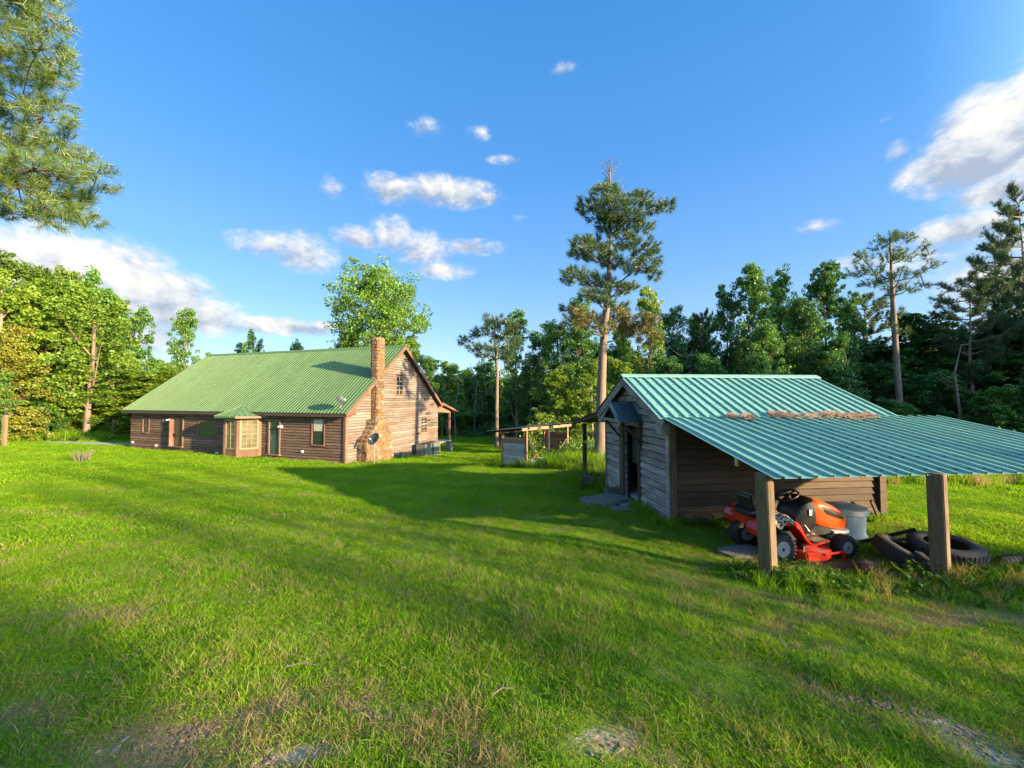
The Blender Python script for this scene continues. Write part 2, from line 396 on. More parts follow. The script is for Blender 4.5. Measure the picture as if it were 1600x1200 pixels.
def spaced(lo, hi, fine, n):
    t = np.linspace(-1, 1, n); k = 4.6; s_ = np.sinh(t*k)/np.sinh(k)
    return np.where(s_ < 0, -s_*lo, s_*hi)
gx_ = spaced(-700, 700, 0, 241); gy_ = spaced(-300, 900, 0, 261)
XX, YY = np.meshgrid(gx_, gy_); YY = YY + 4.0
ZZ = hgt(XX, YY)
nx, ny = len(gx_), len(gy_)
idx = np.arange(nx*ny).reshape(ny, nx)
Q = np.stack([idx[:-1, :-1], idx[:-1, 1:], idx[1:, 1:], idx[1:, :-1]], -1).reshape(-1, 4)
gm = mesh_np('ground', np.stack([XX, YY, ZZ], -1).reshape(-1, 3), Q, True)
m, k = new_mat('lawn soil and low turf')
pos = k.node('ShaderNodeNewGeometry').outputs['Position']
n1 = k.noise(pos, .55, 4, .6); n2 = k.noise(pos, 5.0, 5, .65); n3 = k.noise(pos, 42.0, 4, .7); n4 = k.noise(pos, 1.7, 3, .6)
turf = k.mix(k.mapr(n2, .35, .68), (.075, .150, .006), (.190, .290, .014))
turf = k.mix(k.mapr(n1, .42, .62, 0, .55), turf, (.15, .24, .020))
turf = k.mix(k.mapr(n3, .5, .75, 0, .6), turf, (.17, .20, .05))
soil = k.mix(n3, (.10, .075, .045), (.24, .19, .13))
spx = k.node('ShaderNodeSeparateXYZ'); k.l.new(pos, spx.inputs[0])
thin = k.m('MULTIPLY', k.mapr(k.m('ADD', k.m('MULTIPLY', n4, .5), k.m('MULTIPLY', n2, .5)), .50, .64, 0, .75), k.mapr(spx.outputs[1], 6, 18, 1, .15))
col = k.mix(thin, turf, soil)
for nm, cc in (('spot_sand', ((.33, .26, .18), (.58, .50, .39))), ('spot_dead', ((.22, .12, .06), (.36, .24, .14))), ('spot_straw', ((.13, .09, .05), (.28, .20, .11)))):
    at = k.node('ShaderNodeAttribute', attribute_name=nm).outputs['Fac']
    cl = k.mix(n3, *cc)
    col = k.mix(k.mapr(k.m('ADD', at, k.m('MULTIPLY', k.m('SUBTRACT', n3, .5), .9)), .30, .55), col, cl)
# the shaded wood floor
finish(m, k, col, .95, 0, .1, k.m('ADD', k.m('MULTIPLY', n2, .5), n3), .8, .04)
M['ground'] = m
BA = None
# fine vertex grid near the camera carries the worn spots
ground = link('ground', gm, m); tag(ground, 'sloping mown lawn running down to the wood', None, None, 'structure')
# finer near sheet: replace attribute domain by points of the grid (spacing about 0.1 m near the camera)
BB = bare(XX, YY)
for i, nm in enumerate(('spot_sand', 'spot_dead', 'spot_straw')):
    at = gm.attributes.new(nm, 'FLOAT', 'POINT'); at.data.foreach_set('value', BB[i].ravel().astype(np.float32))

# ------------------------------------------------------------------ foliage generators
def leaves(C, s, nrm_up=.35, aspect=.42, rs=NR):
    n = len(C); nv = rs.normal(size=(n, 3)); nv[:, 2] = np.abs(nv[:, 2]) + nrm_up
    nv /= np.linalg.norm(nv, axis=1)[:, None]
    t = rs.normal(size=(n, 3)); t -= (t*nv).sum(1)[:, None]*nv; t /= np.linalg.norm(t, axis=1)[:, None]
    b = np.cross(nv, t); s = (np.ones(n)*s*rs.uniform(.6, 1.25, n))[:, None]
    dr = np.array([0, 0, -.18])*s
    V = np.stack([C-t*s*.5+dr, C+b*s*aspect, C+t*s*.5+dr, C-b*s*aspect], 1)
    return V.reshape(-1, 3)
def quad_mesh(name, V, rnd):
    me = mesh_np(name, V, np.arange(len(V)).reshape(-1, 4))
    at = me.attributes.new('rnd', 'FLOAT', 'FACE'); at.data.foreach_set('value', rnd.astype(np.float32)); return me
def tri_mesh(name, V, rnd):
    me = mesh_np(name, V, np.arange(len(V)).reshape(-1, 3))
    at = me.attributes.new('rnd', 'FLOAT', 'FACE'); at.data.foreach_set('value', rnd.astype(np.float32)); return me

def broadleaf(seed, H=14., Rr=3.8, cb=.12, ncl=150, per=150, leaf=.24, top=.5, gaps=.0, trunk_r=.22, lean=0, lobes=7, ragged=.16):
    """trunk mesh, crown mesh; base at origin, height H"""
    rs = np.random.RandomState(seed); rr = random.Random(seed)
    mb = MB(); pts = []; rad = []
    for i in range(9):
        t = i/8; pts.append((lean*t*t*H + .12*math.sin(t*5+seed), .12*math.sin(t*4+seed*2), t*H*.93 - (.4 if i == 0 else 0))); rad.append(trunk_r*(1-t)**.8+.02 if i else trunk_r*1.35)
    mb.tube(pts, rad, 8)
    # lobes: big boughs with their own centres so that the outline is uneven
    C = []
    lob = []
    for j in range(lobes):
        zf = cb + (1-cb)*((j+.5)/lobes)**.85; a = j*2.4+rr.uniform(-.4, .4)+seed
        wd = math.sin(PI*min(1, max(0, (zf-cb)/(1-cb)))**top*.97)**.7 if zf < 1 else .1
        dist = Rr*(.30+.38*rr.random())*max(.35, wd)
        lob.append((math.cos(a)*dist, math.sin(a)*dist, zf*H*.97, Rr*rr.uniform(.42, .68)*max(.5, wd)))
    for j, (lx, ly, lz, lr) in enumerate(lob):
        z0 = max(.1*H, lz-lr*1.1-abs(lx+ly)*.3); tt = min(1, z0/H)
        p0 = Vector((lean*tt*tt*H, 0, z0)); p1 = Vector((lx, ly, lz)); mid = (p0+p1)/2+Vector((0, 0, -.08*lr))
        mb.tube([p0, mid, p1], [trunk_r*(1-tt)*.55+.03, .05, .02], 5, False)
        for q_ in range(4):
            e = p1 + Vector((rr.uniform(-1, 1), rr.uniform(-1, 1), rr.uniform(-.4, 1)))*lr*.75
            mb.tube([mid, (mid+e)/2+Vector((0, 0, .1)), e], [.035, .025, .01], 4, False)
    per_l = ncl//lobes
    for (lx, ly, lz, lr) in lob:
        g = rs.normal(size=(per_l, 3)); g /= np.linalg.norm(g, axis=1)[:, None]
        rad_ = lr*rs.uniform(.45, 1.08, per_l)[:, None]
        cc = g*rad_*np.array([1, 1, .85]) + np.array([lx, ly, lz]); C.append(cc)
    # fill towards the middle and the foot
    nf = ncl//2; zf = rs.uniform(cb, .92, nf); an = rs.uniform(0, 2*PI, nf)
    prof = np.sin(PI*np.clip((zf-cb)/(1-cb), 0.02, .98)**top)**.6
    rr_ = Rr*prof*np.sqrt(rs.uniform(.15, .85, nf))
    C.append(np.stack([np.cos(an)*rr_, np.sin(an)*rr_, zf*H], 1))
    C = np.concatenate(C); C = C[C[:, 2] > cb*H*.8]; C = C[C[:, 2] < H*1.0]
    if gaps: C = C[rs.uniform(size=len(C)) > gaps]
    hole = np.array([mnoise.noise((a*.55+seed, b_*.55, c_*.55)) for a, b_, c_ in C]); C = C[hole > -ragged]
    C = np.repeat(C, 2, 0) + rs.normal(size=(2*len(C), 3))*.34*Rr/3.8; per = max(2, per//2)
    n = len(C); cr = rs.uniform(.20, .55, n)*Rr/3.8*1.1
    g = rs.normal(size=(n, per, 3)); g /= np.linalg.norm(g, axis=2)[..., None]
    rd = rs.uniform(.25, 1, (n, per, 1))**.5
    P = (C[:, None, :] + g*rd*cr[:, None, None]*np.array([1.2, 1.2, .75])).reshape(-1, 3)
    P = P[P[:, 2] > .15]
    V = leaves(P, leaf, .5, .40, rs)
    tint = np.repeat(rs.uniform(0, 1, n), per)[:len(P)]
    rnd = np.clip(.5*rs.uniform(0, 1, len(P)) + .5*tint, 0, 1)
    return mb.mesh('trunk', True), quad_mesh('crown', V, rnd)

def tufts(C, D, ln, wd, nn, rs, spread=.9):
    """needle tufts: centres C, pointing D; nn slivers each (triangles)"""
    n = len(C); C2 = np.repeat(C, nn, 0); D2 = np.repeat(D, nn, 0)
    g = rs.normal(size=(n*nn, 3)); g /= np.linalg.norm(g, axis=1)[:, None]
    dr = D2*.75 + g*spread; dr /= np.linalg.norm(dr, axis=1)[:, None]
    L = (ln*rs.uniform(.65, 1.15, n*nn))[:, None]
    s_ = np.cross(dr, rs.normal(size=(n*nn, 3))); s_ /= np.linalg.norm(s_, axis=1)[:, None]
    C2 = C2 + D2*rs.uniform(-.6, .4, (n*nn, 1))*ln
    tip = C2 + dr*L; tip[:, 2] -= .12*L[:, 0]
    V = np.stack([C2 - s_*wd/2, C2 + s_*wd/2, tip], 1)
    return V.reshape(-1, 3)

def pine(seed, H=17, tr=.24, c0=.5, nb=34, Lm=3.4, ln=.30, wd=.028, nn=26, tufts_per=60, flat=False, dead=4):
    rs = np.random.RandomState(seed); rr = random.Random(seed); mb = MB()
    pts = [(.15*math.sin(i*.9+seed), .15*math.sin(i*.7), H*i/10-(.4 if i == 0 else 0)) for i in range(11)]
    mb.tube(pts, [tr*1.25]+[tr*(1-.088*i) for i in range(1, 11)], 8)
    TC, TD = [], []
    def twig(p, dirv, L, r):
        e = p + dirv*L; mb.tube([p, (p+e)/2+Vector((0, 0, .03)), e], [r, r*.7, r*.35], 4, False); return e
    for j in range(nb):
        t = c0 + (1-c0)*(j+.5)/nb; a = j*2.4+rr.uniform(-.5, .5); z = t*H
        prof = math.sin(PI*min(1, .18+.82*(1-(t-c0)/(1-c0))))**.55 if not flat else 1-.55*((t-c0)/(1-c0))**2
        prof = max(.28, prof*(1-.15*((t-c0)/(1-c0))))
        L = Lm*prof*rr.uniform(.55, 1.12); up = rr.uniform(.0, .55)
        dv = Vector((math.cos(a), math.sin(a), up)).normalized(); p0 = Vector((0, 0, z))
        mid = p0 + dv*L*.55 + Vector((0, 0, -.05*L)); end = p0 + dv*L + Vector((0, 0, .18*L))
        mb.tube([p0, mid, end], [.065, .04, .015], 5, False)
        for q_ in range(tufts_per):
            f = rr.uniform(.3, 1.0); b = (p0.lerp(mid, f*2) if f < .5 else mid.lerp(end, f*2-1))
            dd = Vector((rr.uniform(-1, 1), rr.uniform(-1, 1), rr.uniform(-.15, .9))).normalized()
            l2 = rr.uniform(.15, .75)*(1.15-.5*f)*Lm/3.4
            e = b + (dd*.7+dv*.5)*l2
            if q_ % 3 == 0: mb.tube([b, e], [.014, .006], 3, False)
            TC.append(e); TD.append((dd*.6+dv*.4+Vector((0, 0, .35))).normalized())
    for j in range(dead):
        z = H*rr.uniform(.25, c0); a = rr.uniform(0, 6.3); p0 = Vector((0, 0, z)); e = p0+Vector((math.cos(a), math.sin(a), rr.uniform(-.2, .3)))*rr.uniform(.6, 1.6)
        mb.tube([p0, e], [.03, .008], 4, False)
    C = np.array([tuple(x) for x in TC]); D = np.array([tuple(x) for x in TD])
    V = tufts(C, D, ln, wd, nn, rs)
    rnd = np.clip(np.repeat(rs.uniform(0, 1, len(C)), nn)*.6 + rs.uniform(0, .4, len(C)*nn), 0, 1)
    return mb.mesh('trunk', True), tri_mesh('crown', V, rnd)

print('gen trees')
BL = [broadleaf(21, 14, 3.8, .10, 230, 120, .20, lobes=12), broadleaf(22, 14, 3.6, .05, 240, 120, .20, lobes=14), broadleaf(23, 14, 4.0, .16, 210, 120, .21, lobes=11),
      broadleaf(24, 14, 3.4, .20, 190, 105, .21, lobes=12, gaps=.12), broadleaf(25, 14, 3.9, .03, 200, 120, .22, lobes=9), broadleaf(26, 14, 4.2, .30, 110, 110, .26, lobes=6, gaps=.2)]
BL.append(broadleaf(27, 14, 3.9, .03, 150, 5, .30, lobes=9, gaps=.1, ragged=1))
BL.append(broadleaf(28, 14, 3.9, .03, 170, 44, .30, lobes=10, ragged=1))
BH = [14.0]*6; BR = [4.6, 4.4, 4.8, 4.2, 4.7, 5.0, 4.7, 4.7]
PN = [pine(31, 17, .24, .52), pine(32, 17, .25, .42, 40, 3.6), pine(33, 17, .22, .62, 30, 3.0), pine(34, 17, .24, .50, 26, 3.9, flat=True, tufts_per=50)]

def place_tree(kind, vi, x, y, H, hw, leaf, bark, label, group=None, rz=None, name=None, cat='tree', sink=0.1):
    src, h0, r0 = (BL[vi], 14.0, BR[vi]) if kind == 'b' else (PN[vi], 17.4, 3.9)
    z = gz(x, y)
    t = thing(name or ('broadleaf_tree' if kind == 'b' else 'pine_tree'), label, cat, (x, y, z-sink), R.uniform(0, 6.3) if rz is None else rz, group, (hw/r0*(1.32 if kind == 'b' else 1.12), hw/r0*(1.32 if kind == 'b' else 1.12), H/h0))
    tk = link('trunk', src[0], M[bark], t); link('crown', src[1], M[leaf], t)
    q_ = min(1, (H/h0)/(hw/r0*1.32)); tk.scale = (q_, q_, 1)
    return t
def ptree(px, top, dpt, hwpx, kind, vi, leaf, bark, label, group=None, **kw):
    """tree whose top is seen at (px, top) at the depth dpt"""
    x = (px-800)/F*dpt; zt = (HZ-top)/F*dpt; z = gz(x, dpt)
    return place_tree(kind, vi, x, dpt, zt-z+.1, hwpx/F*dpt, leaf, bark, label, group, **kw)

# ------------------------------------------------------------------ building materials
M['house_front'] = wood('brown stained clapboard', (.085, .052, .038), (.15, .095, .065), (.22, .16, .11), 0, 1, .55)
M['house_gable'] = wood('sun bleached clapboard', (.23, .195, .16), (.15, .10, .07), (.08, .06, .048), 1, 1, .58)
M['house_trim'] = wood('brown trim', (.15, .075, .05), (.24, .13, .09), (.09, .05, .04), 1, 1, .55)
M['bay_trim'] = wood('orange brown trim', (.15, .085, .05), (.20, .125, .08), (.09, .055, .038), 2, 1, .5)
M['shed_grey'] = wood('weathered grey board', (.20, .175, .155), (.40, .37, .34), (.06, .05, .042), 1, 1, .5)
M['shed_brown'] = wood('brown board', (.075, .052, .036), (.11, .08, .058), (.045, .032, .022), 0, 1, .5)
M['post'] = wood('rough post', (.15, .105, .055), (.20, .145, .085), (.08, .055, .03), 2, .9, .5)
M['old_board'] = wood('old grey board', (.30, .30, .29), (.42, .41, .39), (.14, .12, .10), 0, 1, .5)
M['red_board'] = wood('red brown board', (.25, .13, .08), (.33, .20, .13), (.12, .07, .05), 0, 1, .5)
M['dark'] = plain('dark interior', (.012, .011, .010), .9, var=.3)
M['underside'] = plain('dark rafters', (.05, .035, .025), .9)
M['white'] = plain('white plastic', (.72, .72, .70), .5, var=.08)
M['concrete'] = plain('concrete', (.13, .13, .10), .9, var=.25, scale=4)
M['green_paint'] = plain('dark green paint', (.030, .085, .060), .5, var=.2)
M['curtain'] = plain('pale curtain', (.42, .40, .30), .9, var=.15, scale=12)
M['hvac'] = plain('grey green metal', (.14, .16, .13), .5, .3)
M['rubber'] = plain('black rubber', (.018, .018, .019), .75, var=.35, scale=9, bstr=.3)
M['rubber_old'] = plain('dusty old tyre', (.035, .034, .032), .85, var=.4, scale=7, bstr=.3)
M['metal_grey'] = plain('galvanised metal', (.42, .43, .43), .4, .8)
M['black_plastic'] = plain('black plastic', (.015, .017, .016), .42, var=.2)
M['sign_grey'] = plain('faded plastic', (.55, .56, .50), .5)

m, k = new_mat('dark window glass')
c_ = k.node('ShaderNodeTexCoord').outputs['Object']; n_ = k.noise(c_, 1.5, 2, .5)
M['glass'] = finish(m, k, k.mix(n_, (.012, .022, .022), (.035, .05, .045)), .06, 0, .9)

M['bay_bar'] = plain('cream glazing bars', (.22, .20, .13), .8, var=.1)
M['bay_glass'] = plain('pane with reflection tint', (.13, .12, .065), .12, var=.4, scale=2, bstr=0)  # olive tone paints a reflection into the panes
def metal_roof(name, a, b, rough=.38):
    m, k = new_mat(name); co = k.node('ShaderNodeTexCoord').outputs['Object']; oi = k.node('ShaderNodeObjectInfo').outputs['Random']
    off = k.comb(0, k.m('MULTIPLY', oi, 50.0), k.m('MULTIPLY', oi, 20.0))
    n = k.noise(k.vm('ADD', k.vm('MULTIPLY', co, (3, .5, .5)), off), 1.6, 5, .65); n2 = k.noise(k.vm('ADD', co, off), 26, 4, .7)
    col = k.mix(k.mapr(n, .3, .7), a, b)
    col = k.mix(k.mapr(n2, .60, .76, 0, .5), col, (.10, .12, .09))
    st = k.noise(k.vm('ADD', k.vm('MULTIPLY', co, (16, .45, .45)), off), 1.0, 4, .7)
    col = k.mix(k.mapr(st, .56, .74, 0, .45), col, (.08, .14, .12))
    hv = k.node('ShaderNodeHueSaturation'); k.put(hv.inputs['Value'], k.mapr(oi, 0, 1, .94, 1.06)); k.l.new(col, hv.inputs['Color'])
    return finish(m, k, hv.outputs[0], k.mapr(n, .3, .7, rough-.06, rough+.14), 0, .5, n2, .05, .004)
M['roof_house'] = metal_roof('green ribbed metal', (.070, .135, .045), (.095, .170, .060), .5)
M['roof_shed'] = metal_roof('green ribbed metal with painted shade', (.13, .31, .24), (.19, .375, .30), .32)  # same green metal as the house, its skylit shade put into the colour
M['roof_dark'] = metal_roof('dark corrugated metal', (.035, .05, .06), (.06, .08, .09), .5)

m, k = new_mat('chimney stone')
co = k.node('ShaderNodeTexCoord').outputs['Object']; oi = k.node('ShaderNodeObjectInfo').outputs['Random']
n = k.noise(co, 8, 5, .65)
cs = k.ramp(oi, [(0, (.15, .075, .028)), (.25, (.19, .105, .04)), (.45, (.085, .055, .036)), (.62, (.21, .125, .052)), (.8, (.11, .095, .072)), (.92, (.24, .20, .14)), (1, (.06, .04, .026))])
cs = k.mix(k.mapr(n, .35, .7, 0, .6), cs, (.20, .13, .07))
M['stone'] = finish(m, k, cs, .9, 0, .2, n, .6, .02)
M['mortar'] = plain('mortar', (.19, .135, .08), .95, var=.3, scale=8, bstr=.5)

# ------------------------------------------------------------------ building helpers
def board_mesh(fm, a0, a1, b0, b1, zl, zh, lo=.028, hi=.010, back=-.004, name='plank'):
    """clapboard: along the wall a0..a1 at the lower edge, b0..b1 at the upper one; fm(u, z, out)"""
    v = [fm(a0, zl, back), fm(a1, zl, back), fm(b1, zh, back), fm(b0, zh, back), fm(a0, zl, lo), fm(a1, zl, lo), fm(b1, zh, hi), fm(b0, zh, hi)]
    f = [(4, 5, 6, 7), (0, 1, 5, 4), (0, 4, 7, 3), (1, 2, 6, 5), (3, 7, 6, 2), (0, 3, 2, 1)]
    me = bpy.data.meshes.new(name); me.from_pydata(v, [], f)
    bm = bmesh.new(); bm.from_mesh(me); bmesh.ops.recalc_face_normals(bm, faces=bm.faces); bm.to_mesh(me); bm.free(); return me
def clap(parent, mat, fm, rng, z0, z1, e, seg=3.2, openings=(), rnd=None, jit=.004, lo=.034, mats=None, warpy=0, gap=.022):
    """courses of boards from z0 to z1; rng(z) -> (u0, u1)"""
    rnd = rnd or R; z = z0
    while z < z1-.03:
        zh = min(z+e*1.12, z1+.0); zt = min(z+e, z1)
        L0, L1 = rng(z); U0, U1 = rng(zt)
        spans = [(L0, L1, U0, U1)]
        for (o0, o1, oz0, oz1) in openings:
            if oz1 > z+.03 and oz0 < zt-.03:
                ns = []
                for (a, b, c, d_) in spans:
                    if o0 >= b or o1 <= a: ns.append((a, b, c, d_)); continue
                    if o0 > a+.02: ns.append((a, o0, c, o0))
                    if o1 < b-.02: ns.append((o1, b, o1, d_))
                spans = ns
        for (a, b, c, d_) in spans:
            if b-a < .03: continue
            u = a
            while u < b-1e-6:
                w = rnd.uniform(seg*.6, seg*1.3); v = b if b-(u+w) < seg*.35 else u+w; v = min(v, b)
                cc = c if u == a else u; dd = d_ if v == b else v
                if dd-cc > .01:
                    j = rnd.uniform(-jit, jit); tl = rnd.uniform(-warpy, warpy)
                    fm2 = (lambda uu, zz, oo, tl=tl, u=u, v=v: fm(uu, zz+tl*((uu-u)/(v-u+1e-6)-.5), oo))
                    me = board_mesh(fm2, u+.002, v-.002, cc+.002, dd-.002, z+gap, min(zt, z1), lo+j, .012+j*.5)
                    mm = mat if not mats else rnd.choice(mats)
                    link('plank', me, mm, parent)
                u = v
        z = zt

def rib_panel_mesh(w, L, nr=4, rh=.022, rw=.022, thick=True):
    """ribbed sheet: x 0..w, y 0..L up the slope, z is the normal"""
    xs = []; p = w/nr
    for i in range(nr):
        a = i*p; xs += [(a, 0), (a+p*.5-rw*.80, 0), (a+p*.5-rw*.62, rh), (a+p*.5+rw*.62, rh), (a+p*.5+rw*.80, 0)]
    xs.append((w, 0))
    b = MB(); n = len(xs)
    vs = [(x, 0, z) for x, z in xs] + [(x, L, z) for x, z in xs] + [(x, 0, z-.003) for x, z in xs] + [(x, L, z-.003) for x, z in xs]
    fs = [(i, i+1, n+i+1, n+i) for i in range(n-1)] + [(2*n+i+1, 2*n+i, 3*n+i, 3*n+i+1) for i in range(n-1)] + [(2*n+i, 2*n+i+1, i+1, i) for i in range(n-1)]
    fs += [(i+1+n, i+n, 3*n+i, 3*n+i+1) for i in range(n-1)]
    b.add(vs, fs); return b.mesh('roof_panel')
def slope(parent, mat, o, xd, yd, W_, L, n, nr=4, rh=.022, rw=.022, name='roof_panel', sag=0, skew=0, jit=.0):
    """n ribbed sheets side by side; o: lower corner, xd along the eave, yd up the slope"""
    xd = Vector(xd).normalized(); yd = Vector(yd).normalized(); zd = xd.cross(yd).normalized(); w = W_/n
    me = rib_panel_mesh(w+.012, L, nr, rh, rw)
    ang = Matrix((xd, yd, zd)).transposed().to_euler()
    for i in range(n):
        loc = Vector(o) + xd*(w*i-.006) + zd*(.0016*(i % 2)) + yd*R.uniform(-jit, jit)
        link(name, me, mat, parent, loc, ang)
def window(parent, fm, u0, u1, z0, z1, frame_mat, glass_mat, nx_=2, nz_=3, out=.045, fw=.07, muntin=None, sash=True, name='window'):
    """frame with its panes and bars as sub-parts"""
    b = MB()
    def bb(a0, a1, c0, c1, o0, o1, mbx):
        P = [fm(a, c, o) for o in (o0, o1) for c in (c0, c1) for a in (a0, a1)]
        mbx.add(P, [(0, 1, 3, 2), (4, 6, 7, 5), (0, 4, 5, 1), (2, 3, 7, 6), (0, 2, 6, 4), (1, 5, 7, 3)])
    bb(u0-fw, u0, z0-fw, z1+fw, -.02, out, b); bb(u1, u1+fw, z0-fw, z1+fw, -.02, out, b)
    bb(u0, u1, z1, z1+fw, -.02, out, b); bb(u0, u1, z0-fw, z0, -.02, out+.02, b)
    fr = b.build(name, frame_mat, parent)
    g = MB(); zm = (z0+z1)/2
    if sash:
        bb(u0, u1, z0, zm-.02, -.01, .004, g); fr2 = g.build('pane', glass_mat, fr)
        g = MB(); bb(u0, u1, zm+.02, z1, -.01, .014, g); g.build('pane', glass_mat, fr)
        s_ = MB(); bb(u0, u1, zm-.02, zm+.02, -.01, .028, s_); s_.build('sash_rail', muntin or frame_mat, fr)
    else:
        bb(u0, u1, z0, z1, -.01, .006, g); g.build('pane', glass_mat, fr)
    if muntin is not None:
        for i in range(1, nx_):
            s_ = MB(); u = u0+(u1-u0)*i/nx_; bb(u-.009, u+.009, z0 if not sash else z0, z1, .015, .024, s_); s_.build('glazing_bar', muntin, fr)
        for j in range(1, nz_*2):
            if j == nz_: continue
            s_ = MB(); z = z0+(z1-z0)*j/(nz_*2); bb(u0, u1, z-.008, z+.008, .0155, .0235, s_); s_.build('glazing_bar', muntin, fr)
    return fr

# ------------------------------------------------------------------ the farmhouse
HR = -math.radians(18.0)
house = thing('farmhouse', 'long brown wooden farmhouse with green metal roof and stone chimney across the lawn', 'house', (-8.67, 20, -3.5), HR)
HL, HW, EZ, RZ, RY = 17.2, 9.75, 2.84, 6.66, 4.88
pit = (RZ-EZ)/RY
prof = [(0, -1.0), (HW, -1.6), (HW, EZ), (RY, RZ-.02), (0, EZ)]
b = MB(); b.prism(prof, lambda u, v, t: (t, u, v-.06 if v > 2 else v), -.03, -HL+.03)
b.build('wall', M['underside'], house)
ff = lambda u, z, o: (u, -o, z)            # front wall, u = local x, outwards -y
fg = lambda u, z, o: (o, u, z)             # gable wall, u = local y, outwards +x
# openings of the front wall (u = -L)
front_w = [(-2.12, -1.35, .95, 2.32, 1, 1), (-10.8, -9.35, 1.18, 2.02, 2, 1), (-14.02, -13.45, 1.22, 2.08, 1, 1), (-15.95, -15.42, 1.22, 2.08, 1, 1)]
front_d = [(-5.12, -4.42, .32, 2.16), (-13.02, -12.22, .45, 2.12)]
ops = [(a-.07, b_+.07, c-.07, d_+.07) for a, b_, c, d_, _, _ in front_w] + [(a-.08, b_+.08, c-.05, d_+.08) for a, b_, c, d_ in front_d] + [(-8.35, -5.75, -.1, 2.42)]
clap(house, M['house_front'], ff, lambda z: (-HL, -.02), .02, EZ-.08, .150, 5.0, ops, random.Random(3), warpy=.006, gap=.040)
for a, b_, c, d_, nx_, nz_ in front_w:
    window(house, ff, a, b_, c, d_, M['house_trim'], M['glass'], nx_, nz_, muntin=M['green_paint'] if b_ > -3 or nx_ == 2 else M['house_trim'])
# pale curtain behind the upper sash of the right-hand window
b = MB(); b.box((-1.735, -.0155, 1.98), (.60, .005, .60)); b.build('curtain', M['curtain'], house)
for i, (a, b_, c, d_) in enumerate(front_d):
    fr = MB()
    for u in (a-.04, b_+.04): fr.box((u, -.03, (c+d_)/2), (.08, .09, d_-c))
    fr.box(((a+b_)/2, -.03, d_+.04), (b_-a+.16, .09, .08)); fr.box(((a+b_)/2, -.07, c-.03), (b_-a+.3, .2, .06))
    dr = fr.build('door_frame', M['house_trim'] if i == 0 else M['bay_trim'], house)
    g = MB(); g.box(((a+b_)/2, .0, (c+d_)/2), (b_-a, .03, d_-c)); g.build('door', M['green_paint'] if i == 0 else M['glass'], dr)
    g = MB(); g.box(((a+b_)/2, -.018, d_-.42), ((b_-a)*.62, .012, .62)); g.build('pane', M['glass'], dr)
    g = MB(); g.lathe([(0, 0), (.025, .01), (.03, .04), (0, .06)], 8, (a+.10, -.015, (c+d_)/2-.05), Matrix.Rotation(PI/2, 3, 'X')); g.build('door_knob', M['metal_grey'], dr)
# open screen door leaf of the far door
g = MB(); g.box((-13.04, -.14, 1.28), (.04, .26, 1.66)); g.build('screen_door', M['house_trim'], house)
# corner board and cornice
g = MB(); g.box((-.005, -.045, 1.40), (.13, .03, 2.8)); g.build('corner_board', M['house_trim'], house)
g = MB(); g.box((.045, .06, 1.40), (.03, .13, 2.8)); g.build('corner_board', M['house_trim'], house)
# gable wall
gr = lambda z: (.0, HW) if z < EZ else ((z-EZ)/pit+.01, HW-.01-(z-EZ)/((RZ-EZ)/(HW-RY)))
ch_op = [(.95, 3.25, -1, 1.3), (1.55, 2.9, 1.3, 2.2), (2.0, 2.66, 2.2, 7)]
gwin = [(4.42, 5.06, 3.66, 4.74), (7.42, 8.08, 1.15, 1.98)]
gops = ch_op + [(a-.07, b_+.07, c-.07, d_+.07) for a, b_, c, d_ in gwin]
clap(house, M['house_gable'], fg, gr, -.05, RZ-.10, .150, 5.0, gops, random.Random(9), jit=.007, warpy=.012, gap=.030)
# lower courses follow the falling ground
clap(house, M['house_gable'], fg, lambda z: (3.9+(-.05-z)*4.0, HW), -.50, -.05, .150, 2.0, (), random.Random(19), jit=.008, warpy=.012, gap=.036)
for a, b_, c, d_ in gwin:
    window(house, fg, a, b_, c, d_, M['house_trim'], M['glass'], 2, 2, muntin=M['curtain'])
for (y0, y1, z_) in [(.12, .95, 1.32), (2.95, 4.6, 1.82), (6.35, 7.3, .98), (8.15, 9.3, 1.06)]:
    g = MB(); g.box((.045, (y0+y1)/2, z_), (.028, y1-y0, .16)); g.build('batten', M['house_trim'], house)
# dark strips painted in for the pine's shadow on the right of the gable
for j in range(9):
    rr_ = random.Random(60+j); g = MB(); g.box((.034, rr_.uniform(7.6, 9.2), rr_.uniform(1.3, 3.0)), (.02, rr_.uniform(.2, .7), .10)); g.build('plank', M['underside'], house)
# foundation of rubble stone
g = MB(); g.box((-HL/2, .03, -.5), (HL-.1, .1, 1.05)); g.build('foundation', M['mortar'], house)
fs_rng = random.Random(4)
def rubble(seed):
    rr_ = random.Random(seed); bm = bmesh.new(); bmesh.ops.create_cube(bm, size=1)
    bmesh.ops.bevel(bm, geom=list(bm.edges), offset=.2, segments=1, affect='EDGES')
    for v in bm.verts: v.co += Vector((rr_.uniform(-.10, .10), rr_.uniform(-.10, .10), rr_.uniform(-.10, .10)))
    me = bpy.data.meshes.new('stone'); bm.to_mesh(me); bm.free(); return me
RUB = [rubble(i) for i in range(7)]
u = -HL+.2
while u < -.1:
    w = fs_rng.uniform(.22, .45)
    if not (-8.5 < u < -5.6):
        link('stone', fs_rng.choice(RUB), M['stone'], house, (u+w/2, -.03, -.13+fs_rng.uniform(-.03, .03)), (0, fs_rng.uniform(-.1, .1), 0), (w, .12, fs_rng.uniform(.16, .26)))
    u += w+.01
